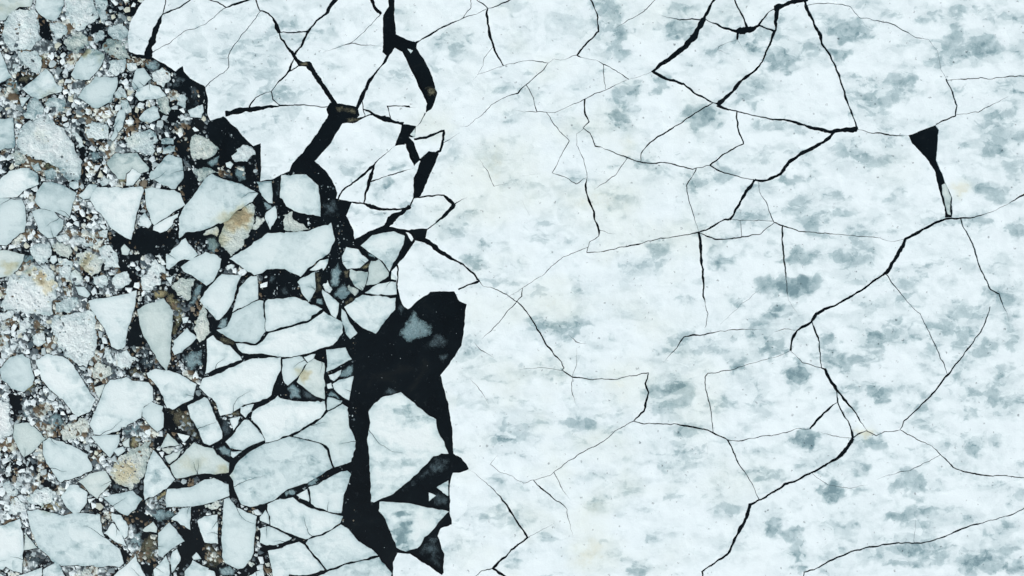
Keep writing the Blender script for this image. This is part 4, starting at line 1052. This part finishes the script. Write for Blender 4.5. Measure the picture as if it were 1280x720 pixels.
for q, (kd, poly, lab) in enumerate(floe_in):
    A0 = abs(area(poly))
    cxm = sum(p[0] for p in poly)/len(poly); cym = sum(p[1] for p in poly)/len(poly)
    # cut the corners a little, roughen, and pull in slightly so that touching floes keep a hairline gap
    p2 = []
    fp = []
    sgp = 1 if area(poly) > 0 else -1
    for i in range(len(poly)):
        a, b = poly[i], poly[(i+1) % len(poly)]; L_ = math.hypot(b[0]-a[0], b[1]-a[1]) or 1
        fp.append(a); k = int(L_/rnd.uniform(4.5, 9.0)); am = (.8 if kd in 'rRy' else .36)*min(1, math.sqrt(A0)/14)
        for j in range(k):
            t = (j+rnd.uniform(.6, 1.4))/(k+1); dv = (rnd.gauss(0, am) if kd in 'rRy' else rnd.gauss(0, am*1.1)) - (1.1 if rnd.random() < .10 and A0 > 80 else 0)*(1 if area(poly) > 0 else -1)
            fp.append((a[0]+(b[0]-a[0])*t + (b[1]-a[1])/L_*dv, a[1]+(b[1]-a[1])*t - (b[0]-a[0])/L_*dv))
    poly0, poly = poly, fp
    n = len(poly)
    for i in range(n):
        a, b, c = poly[i-1], poly[i], poly[(i+1) % n]
        la = math.hypot(a[0]-b[0], a[1]-b[1]); lc = math.hypot(c[0]-b[0], c[1]-b[1])
        rk = .35 if kd in 'rRyn' else .12; ra = min(.25, rk/max(la, .1)); rc = min(.25, rk/max(lc, .1))
        p2.append((b[0]+(a[0]-b[0])*ra, b[1]+(a[1]-b[1])*ra)); p2.append((b[0]+(c[0]-b[0])*rc, b[1]+(c[1]-b[1])*rc))
    k = 2.0 if kd in 'rRy' else (1.3 if kd in 'sdbo' else .42)
    p3 = [warp(x, y, k) for x, y in resample(p2, 1.7, True)]
    r0 = math.sqrt(A0/math.pi); sg = 1 if area(p3) > 0 else -1; ins = .0; m_ = len(p3)
    p3 = [(p3[i][0]-ins*sg*(p3[(i+1) % m_][1]-p3[i-1][1])/(math.hypot(p3[(i+1) % m_][0]-p3[i-1][0], p3[(i+1) % m_][1]-p3[i-1][1]) or 1),
           p3[i][1]+ins*sg*(p3[(i+1) % m_][0]-p3[i-1][0])/(math.hypot(p3[(i+1) % m_][0]-p3[i-1][0], p3[(i+1) % m_][1]-p3[i-1][1]) or 1)) for i in range(m_)]
    step = 2.2 if kd in 'rR' else (1.8 if kd in 'sdbo' else 3.0)
    if cxm < -5 or cym > 725: step = 5
    vx_, vy_, ts = cdt_poly(p3, min(step, max(1.2, r0/2.2)), fissures(p3, r0, rnd.choice((0, 0, 1, 1, 2))) if kd in 'wWgn' and A0 > 260 else ())
    if not ts: continue
    o = plate_mesh('ice_floe', vx_, vy_, ts, TOP[kd]+rnd.uniform(-.012, .012), AMP[kd]*min(1, r0/8), MATS[kd], rim=.008, depth=(.0 if kd in 'sdbo' else .3), ew=(max(1.6, .38*r0) if kd == 's' else max(2.0, .6*r0) if kd in 'dbo' else max(2.5, min(11, .62*r0))))
    raster(p3, 2 if kd in 'rRy' else (1 if kd in 'gwWn' else 5))
    px = np.array([p[0] for p in p3]); py = np.array([p[1] for p in p3]); m = (px > -1) & (px < 1281) & (py > -1) & (py < 721)
    cl = [(min(1280, max(0, a)), min(720, max(0, b))) for a, b in p3]
    THINGS.append(dict(o=o, c=(float(np.clip(px, 0, 1280).mean()), float(np.clip(py, 0, 720).mean())), A=abs(area(cl)), xs=px[m], ys=py[m], kind=kd, n=len(poly0), label=lab, poly=poly0))

# ================================================================ brash: chunks and crumbs
def rock(n, rng, flatn=.45):
    "one irregular lump: rim ring, raised top ring and a peak"
    ang = np.sort(rng.rand(n)*2*math.pi*.55/n*0 + (np.arange(n)+rng.uniform(-.32, .32, n))/n*2*math.pi)
    rr = rng.uniform(.55, 1.25, n); el = rng.uniform(.55, 1)
    a = rng.rand()*6.28
    x = np.cos(ang)*rr; y = np.sin(ang)*rr*el
    x, y = x*math.cos(a)-y*math.sin(a), x*math.sin(a)+y*math.cos(a)
    t = rng.uniform(.62, .92); ox, oy = rng.uniform(-.15, .15, 2); hz = .9+rng.uniform(-.45, .45, n)
    V = np.concatenate([np.stack([x*1.0, y*1.0, -np.ones(n)*1.0], 1), np.stack([x, y, np.full(n, .35)], 1), np.stack([x*t+ox, y*t+oy, hz], 1), [[ox, oy, 1.05]]])
    F = []
    for i in range(n):
        j = (i+1) % n
        F += [(i, j, n+j), (i, n+j, n+i), (n+i, n+j, 2*n+j), (n+i, 2*n+j, 2*n+i), (2*n+i, 2*n+j, 3*n)]
    return V, np.array(F)
protos = [rock(int(rs.randint(4, 8)), rs) for _ in range(40)]

def brash_mat():
    m = bpy.data.materials.new('brash_ice'); nt, N, L = nodes(m)
    out = N('ShaderNodeOutputMaterial'); b = N('ShaderNodeBsdfPrincipled'); L(b.outputs[0], out.inputs[0])
    at = N('ShaderNodeAttribute'); at.attribute_name = 'tint'
    geo = N('ShaderNodeNewGeometry'); t = N('ShaderNodeTexNoise'); t.inputs['Scale'].default_value = 9; t.inputs['Detail'].default_value = 4; L(geo.outputs['Position'], t.inputs['Vector'])
    r = ramp(N, [(.3, (.62, .65, .66, 1)), (.65, (1, 1, 1, 1))]); L(t.outputs['Fac'], r.inputs[0])
    mx = N('ShaderNodeMix'); mx.data_type = 'RGBA'; mx.blend_type = 'MULTIPLY'; mx.inputs[0].default_value = 1; L(at.outputs['Color'], mx.inputs[6]); L(r.outputs[0], mx.inputs[7])
    L(mx.outputs[2], b.inputs['Base Color']); b.inputs['Roughness'].default_value = .6
    bp = N('ShaderNodeBump'); bp.inputs['Strength'].default_value = .4; bp.inputs['Distance'].default_value = .1; L(t.outputs['Fac'], bp.inputs['Height']); L(bp.outputs[0], b.inputs['Normal'])
    return m
M_BRASH = brash_mat()
TINTS = [((222, 237, 240), .34), ((202, 219, 223), .28), ((168, 187, 191), .15), ((112, 131, 136), .12), ((192, 200, 186), .07), ((64, 83, 91), .06), ((112, 107, 92), .02)]
TC = np.array([col(*c, K)[:3] for c, _ in TINTS]); TP = np.array([p for _, p in TINTS]); TP[6] = .05; TP /= TP.sum()
DARKP = np.array([.04, .10, .18, .30, .08, .24, .06])
PALEP = np.array([.46, .28, .12, .03, .09, .01, .01])

def occ_at(x, y):
    i = int((x-RX)*CELL); j = int((y-RY)*CELL)
    return occ[j, i] if 0 <= i < RW and 0 <= j < RH else 0
ZONE = line_pts("-170 -125 186 -125 181 0 168 20 160 50 165 70 195 76 215 90 232 100 256 110 258 145 300 175 320 200 326 226 300 235 270 218 256 224 232 255 232 300 262 300 290 330 330 345 370 340 385 370 330 375 320 372 262 400 230 420 262 470 288 490 300 520 285 545 240 560 250 600 330 640 345 700 350 815 -170 815")
CHUNKS = []
def free(x, y, r, vals=(0,)):
    for k in range(8):
        a = k*.785
        if occ_at(x+math.cos(a)*r, y+math.sin(a)*r) not in vals: return False
    return occ_at(x, y) in vals
# individual chunks, the ones big enough to pick out
tries = 0; taken = []
zx = lambda: (rnd.uniform(-5, 330), rnd.uniform(-5, 725))
grid = {}
def crowd(x, y, r):
    gi, gj = int(x//8), int(y//8)
    for a in (-1, 0, 1):
        for b in (-1, 0, 1):
            for (u, v_, rr) in grid.get((gi+a, gj+b), ()):
                if math.hypot(u-x, v_-y) < (r+rr)*.72: return True
    return False
def put(x, y, r): grid.setdefault((int(x//8), int(y//8)), []).append((x, y, r))
tint_mats = {}
def chunk_mat(ti):
    if ti not in tint_mats:
        c = TINTS[ti][0]; tint_mats[ti] = flat('chunk_ice', col(*c, K), .6, .14, 8.0)
    return tint_mats[ti]
chunk_meshes = {}
for r_try in (5.2, 4.3, 3.5, 2.9):
    cntm = 0
    for _ in range(9000):
        if len(taken) >= 285: break
        x, y = zx(); r = r_try*rnd.uniform(.85, 1.1)
        if not free(x, y, r*.72) or crowd(x, y, r) or not inside(ZONE, np.array([x]), np.array([y]))[0]: continue
        if rnd.random() < .75*max(0, min(1, (x-130)/90)): continue
        taken.append((x, y, r)); put(x, y, r)
for x, y, r in taken:
    pi = rnd.randrange(len(protos)); ti = int(rs.choice(len(TINTS), p=PALEP if rnd.random() < .6 else TP))
    if (pi, ti) not in chunk_meshes:
        V, F = protos[pi]; me = bpy.data.meshes.new('ice_chunk'); me.from_pydata(V.tolist(), [], F.tolist()); me.materials.append(chunk_mat(ti)); me.update(); chunk_meshes[(pi, ti)] = me
    o = link(bpy.data.objects.new('ice_chunk', chunk_meshes[(pi, ti)])); o.location = (X(x), Y(y), .03)
    o.scale = (r*PXM, r*PXM, .07); o.rotation_euler = (rnd.uniform(-.1, .1), rnd.uniform(-.1, .1), rnd.uniform(0, 6.28))
    CHUNKS.append((o, x, y, ti)); props(o, category='ice chunk', group='small ice chunks in the brash between the floes')

# fused slush between the lumps: a knobbly skin of small frozen pieces, holed where the water is open
def slush():
    st = 1.25
    gx = np.arange(-168, 348, st); gy = np.arange(-124, 814, st); W = len(gx); H = len(gy)
    GX, GY = np.meshgrid(gx, gy); iz = inside(ZONE, GX.ravel(), GY.ravel()).reshape(H, W)
    hgt = np.full((H, W), -.2); tint = np.zeros((H, W, 3))
    for j in range(H):
        for i in range(W):
            if not iz[j, i]: continue
            x, y = GX[j, i], GY[j, i]; oc = occ_at(x, y)
            if oc in (1, 3): continue
            wx, wy = x+1.2*nz(x/3, y/3, 4), y+1.2*nz(x/3, y/3, 14)
            d, p = noise.voronoi(Vector((wx/6.5, wy/6.5, 1.5)), distance_metric='DISTANCE')
            d2, p2 = noise.voronoi(Vector((wx/3.0, wy/3.0, 4.5)), distance_metric='DISTANCE')
            east = max(0, min(1, (x-110)/130))
            dens = nz(x/22, y/22, 50)*1.25 + .6*nz(x/8, y/8, 60) + .24 - .60*east - (.9 if oc == 4 else 0)
            e = (d[1]-d[0]); e2 = d2[1]-d2[0]
            hgt[j, i] = min(.10, -.07 + .13*min(1, e*2.2) + .05*min(1, e2*2) + .10*dens)
            r1 = noise.cell(Vector((p[0][0]*7.1, p[0][1]*7.3, 3))); r2 = noise.cell(Vector((p2[0][0]*9.1, p2[0][1]*9.3, 6)))
            r = .6*r1+.3*r2+.25*dens+.08
            c = TC[5] if r < .13 else (TC[3] if r < .25 else (TC[2] if r < .40 else (TC[1] if r < .60 else TC[0])))
            br_ = nz(x/22, y/22, 90)
            if br_ > .10: c = c*np.array((1.0, .95, .85)) if r > .30 else TC[6]*np.array((.8, .66, .48))
            tint[j, i] = c*(.88+.3*r2)
    sel = iz & (hgt > -.08)
    idx = -np.ones((H, W), int)
    quad = sel[:-1, :-1] & sel[1:, :-1] & sel[:-1, 1:] & sel[1:, 1:]
    qs = np.argwhere(quad); use = np.zeros((H, W), bool)
    for a_, b_ in ((0, 0), (1, 0), (0, 1), (1, 1)): use[qs[:, 0]+a_, qs[:, 1]+b_] = True
    idx[use] = np.arange(use.sum())
    V = np.stack([X(GX[use]), Y(GY[use]), hgt[use]], 1)
    F = np.stack([idx[qs[:, 0], qs[:, 1]], idx[qs[:, 0]+1, qs[:, 1]], idx[qs[:, 0]+1, qs[:, 1]+1], idx[qs[:, 0], qs[:, 1]+1]], 1)
    me = bpy.data.meshes.new('slush_ice'); me.vertices.add(len(V)); me.vertices.foreach_set('co', V.ravel().astype('f'))
    me.loops.add(len(F)*4); me.loops.foreach_set('vertex_index', F.ravel().astype('i')); me.polygons.add(len(F)); me.polygons.foreach_set('loop_start', np.arange(0, len(F)*4, 4, dtype='i'))
    me.materials.append(M_BRASH); me.update(calc_edges=True)
    at = me.attributes.new('tint', 'FLOAT_COLOR', 'POINT'); at.data.foreach_set('color', np.concatenate([tint[use], np.ones((len(V), 1))], 1).ravel().astype('f'))
    return link(bpy.data.objects.new('slush_ice', me))
props(slush(), kind='stuff', label='knobbly frozen slush skin filling the gaps between the drifting floes on the left', category='slush ice')

def scatter(name, items):
    "items: x, y (map), radius (map), base z (m), height (m), tint index"
    VV, FF, CC, off = [], [], [], 0
    for x, y, r, z, h, c in items:
        V, F = protos[rnd.randrange(len(protos))]
        a = rnd.uniform(0, 6.28); ca, sa = math.cos(a), math.sin(a); R2 = r*PXM
        W = np.empty_like(V); W[:, 0] = X(x)+(V[:, 0]*ca-V[:, 1]*sa)*R2; W[:, 1] = Y(y)+(V[:, 0]*sa+V[:, 1]*ca)*R2; W[:, 2] = z+V[:, 2]*h
        VV.append(W); FF.append(F+off); off += len(V); CC.append(np.tile(TC[c]*rnd.uniform(.85, 1.08), (len(V), 1)))
    VV = np.concatenate(VV); FF = np.concatenate(FF); CC = np.concatenate(CC)
    me = bpy.data.meshes.new(name); me.vertices.add(len(VV)); me.vertices.foreach_set('co', VV.ravel().astype('f'))
    me.loops.add(len(FF)*3); me.loops.foreach_set('vertex_index', FF.ravel().astype('i'))
    me.polygons.add(len(FF)); me.polygons.foreach_set('loop_start', np.arange(0, len(FF)*3, 3, dtype='i'))
    me.materials.append(M_BRASH); me.update(calc_edges=True); me.validate()
    at = me.attributes.new('tint', 'FLOAT_COLOR', 'POINT'); at.data.foreach_set('color', np.concatenate([CC, np.ones((len(CC), 1))], 1).ravel().astype('f'))
    return link(bpy.data.objects.new(name, me))
items = []
for r_try, n_try in ((2.6, 9000), (1.9, 10000), (1.3, 8000), (.8, 3500)):
    xs = rs.uniform(-165, 345, n_try); ys = rs.uniform(-120, 810, n_try); iz = inside(ZONE, xs, ys)
    for x, y, ok in zip(xs, ys, iz):
        if not ok: continue
        o_ = occ_at(x, y)
        if o_ in (1, 3): continue
        east = max(0, min(1, (x-120)/140))
        dens = (nz(x/26, y/26, 50)*.5+.5) + .15*nz(x/7, y/7, 60)
        thr = .30 + .36*east
        if o_ == 4: thr = .93
        if o_ == 5: thr += .25
        if o_ == 2:
            if rnd.random() > .2 or r_try > 2: continue
            items.append((x, y, r_try*rnd.uniform(.6, 1.0), .11, .05, int(rs.choice(7, p=PALEP)))); continue
        if dens < thr: continue
        if r_try > 1 and crowd(x, y, r_try*.9): continue
        r = r_try*rnd.uniform(.7, 1.15)
        if r_try > 1: put(x, y, r)
        items.append((x, y, r, .01, .03+.02*rnd.random(), int(rs.choice(7, p=DARKP if dens < thr+.07+.12*east else TP))))
# broken bits caught in the gaps of the middle belt
for _ in range(5200):
    x = rnd.uniform(205, 445); y = rnd.uniform(215, 722)
    if occ_at(x, y) != 0: continue
    d_ = nz(x/11, y/11, 33)
    if d_ < .02: continue
    items.append((x, y, rnd.choice((.35, .5, .7, .9, 1.2, 1.7)), .003, .016, rnd.choice((1, 2, 3, 3, 5, 5, 5, 6, 6))))
# thin crumbs in the black leads and the pool
pool = [line_pts("440 430 500 380 540 366 580 382 576 430 552 466 562 520 566 560 500 500 470 500 450 530 462 620 470 640 440 640 430 600 440 520"), line_pts("440 640 470 640 496 690 490 712 470 690"),
        line_pts("380 195 412 140 424 150 392 205 418 240 440 290 425 300 400 270 385 215"), line_pts("500 60 516 62 544 118 532 138"), line_pts("520 640 562 645 548 660 556 712 510 690"), line_pts("320 340 368 336 382 368 325 374"),
        line_pts("160 290 225 290 200 320 150 330"), line_pts("200 500 240 510 250 550 210 540"), line_pts("255 150 300 170 322 230 300 245 255 190"), line_pts("385 640 470 590 440 575 330 640 380 680 360 690 320 640")]
for p in pool:
    xs = [q[0] for q in p]; ys = [q[1] for q in p]; n_ = int(abs(area(p))*.012)
    for _ in range(n_):
        x = rnd.uniform(min(xs), max(xs)); y = rnd.uniform(min(ys), max(ys))
        if nz(x/9, y/9, 77) < .12 or not inside(p, np.array([x]), np.array([y]))[0]: continue
        items.append((x, y, rnd.choice((.25, .35, .45, .7)), .004, .012, rnd.choice((1, 2, 3, 3, 5, 5))))
br = scatter('brash_ice', items)
props(br, kind='stuff', label='fine brash and crushed ice crumbs filling the gaps between the drifting floes', category='brash ice')
print('THINGS', len(THINGS), 'chunks', len(taken), 'crumbs', len(items), 'plates', len(plates))

# ================================================================ labels
MARKS = [  # landmark text, x, y
 ('the black pool', 500, 440), ('the pool island', 510, 560), ('the black triangular hole', 1158, 180), ('the top right corner', 1262, 18), ('the bottom right corner', 1262, 702),
 ('the dark oval melt patch', 783, 120), ('the dark patch at the crack cross', 877, 150), ('the rubble filled black gap', 350, 355), ('the broad black lead', 405, 200), ('the black lead at the top', 500, 55),
 ('the mustard patched floe', 50, 370), ('the big rough white floe', 60, 190), ('the bright hump floe', 152, 506), ('the flat topped wedge floe', 147, 258), ('the orange brown stain', 222, 388),
 ('the shield shaped floe', 270, 255), ('the trapezoid floe', 90, 672), ('the leaf shaped floe', 84, 480), ('the slanting rectangular floe', 110, 80), ('the stepped crack at the centre', 808, 488),
 ('the big crack fork at the right', 1205, 272), ('the cream tooth shaped floe', 200, 418), ('the column shaped floe', 298, 668), ('the crack fork near the bottom', 1066, 548),
 ('the vertical right side crack', 877, 325), ('the winged grey floe', 360, 310), ('the bottom edge crack', 915, 690), ('the winding right crack', 1000, 410), ('the top crack knot', 925, 38), ('the right edge', 1278, 360),
 ('the blue grey wedge floe', 145, 410), ('the thin crack above the pool', 600, 350), ('the kinked crack at the bottom', 658, 672), ('the egg shaped floe', 95, 425)]
DIRS = ['right of', 'lower right of', 'below', 'lower left of', 'left of', 'upper left of', 'above', 'upper right of']
SIZEW = [(25, 'tiny'), (90, 'small'), (300, 'mid sized'), (1200, 'large'), (5000, 'very large'), (1e9, 'vast')]
TONE = {'P': 'snow white', 'w': 'white', 'W': 'mottled white', 'g': 'smooth grey', 'n': 'cream', 'r': 'rough', 'R': 'rough white', 'y': 'yellow stained', 's': 'waterlogged grey', 'd': 'dark submerged', 'b': 'brown stained', 'o': 'ochre stained'}
def shape_word(t):
    xs, ys = t['xs'], t['ys']
    if len(xs) < 3: return 'cut off'
    c = np.cov(np.stack([xs, ys])); w, _ = np.linalg.eigh(c); e = math.sqrt(max(w[1], 1e-6)/max(w[0], 1e-6))
    if e > 2.6: return 'narrow'
    if t['kind'] != 'P':
        if t['n'] == 3: return 'triangular'
        if t['n'] == 4: return 'four sided'
    if e > 1.65: return 'elongated'
    return 'compact'
seen = {}
for t in THINGS:
    t['size'] = next(w for a, w in SIZEW if t['A'] < a); t['shape'] = shape_word(t)
    noun = 'ice plate' if t['kind'] == 'P' else ('ice piece' if t['A'] < 90 or t['kind'] in 'sdbo' else 'ice floe')
    t['noun'] = noun
    ms = sorted((math.hypot(t['c'][0]-x, t['c'][1]-y), k) for k, (nm, x, y) in enumerate(MARKS))
    t['ms'] = ms
    if t['label']: seen.setdefault(t['label'], []).append(t); continue
def make(t, i=0, cut=0):
    d, k = t['ms'][i]; nm, x, y = MARKS[k]
    a = math.degrees(math.atan2(t['c'][1]-y, t['c'][0]-x)) % 360
    dr = DIRS[int((a+22.5)//45) % 8]
    far = 'immediately' if d < 14 else ('just' if d < 30 else ('a bit' if d < 60 else 'far'))
    w = [t['size'], TONE[t['kind']], t['shape'], t['noun'], far, dr, nm]
    if len(' '.join(w).split()) > 13: w.pop(2)
    return ' '.join(w)
for t in THINGS:
    if not t['label']:
        t['label'] = make(t)
        for i in range(1, 12):
            if t['label'] in seen: t['label'] = make(t, i)
        k = 0
        base = make(t)
        while t['label'] in seen and k < 4:
            peers = seen[t['label']]; p = peers[0]
            dx, dy = t['c'][0]-p['c'][0], t['c'][1]-p['c'][1]
            word = (('right hand' if dx > 0 else 'left hand') if abs(dx) > abs(dy) else ('lower' if dy > 0 else 'upper'))
            t['label'] = ['', 'outermost '][k//2] + word + ' ' + make(t, k % 3); k += 1
        seen.setdefault(t['label'], []).append(t)
    o = t['o']; o['label'] = t['label'] if len(t['label'].split()) < 17 else t['label'].replace('snow white ', '')
    if t['kind'] == 'P':
        o['category'] = 'ice plate'; o['group'] = 'plates of the cracked snow covered ice sheet'
    elif t['noun'] == 'ice piece' and t['kind'] in 'sdbo':
        o.name = 'sunken_ice'; o['category'] = 'sunken ice'; o['group'] = 'waterlogged and stained pieces lying low between the floes'
    else:
        o['category'] = 'ice floe'; o['group'] = 'ice floes drifting apart on the left'
TW = ['white', 'pale grey', 'mid grey', 'dull grey', 'beige', 'dark slate', 'brown']
for o, x, y, ti in CHUNKS:
    d, nm, mx_, my_ = min((math.hypot(x-q[1], y-q[2]), q[0], q[1], q[2]) for q in MARKS)
    a = math.degrees(math.atan2(y-my_, x-mx_)) % 360
    o['label'] = f"small {TW[ti]} brash chunk {'close' if d < 18 else ('just' if d < 32 else ('a bit' if d < 48 else 'far'))} {DIRS[int((a+22.5)//45) % 8]} {nm}"
dups = [l for l, q in seen.items() if len(q) > 1]
print('DUP LABELS', len(dups), dups[:6])
print('LONG', [t['label'] for t in THINGS if len(t['label'].split()) > 16][:5])
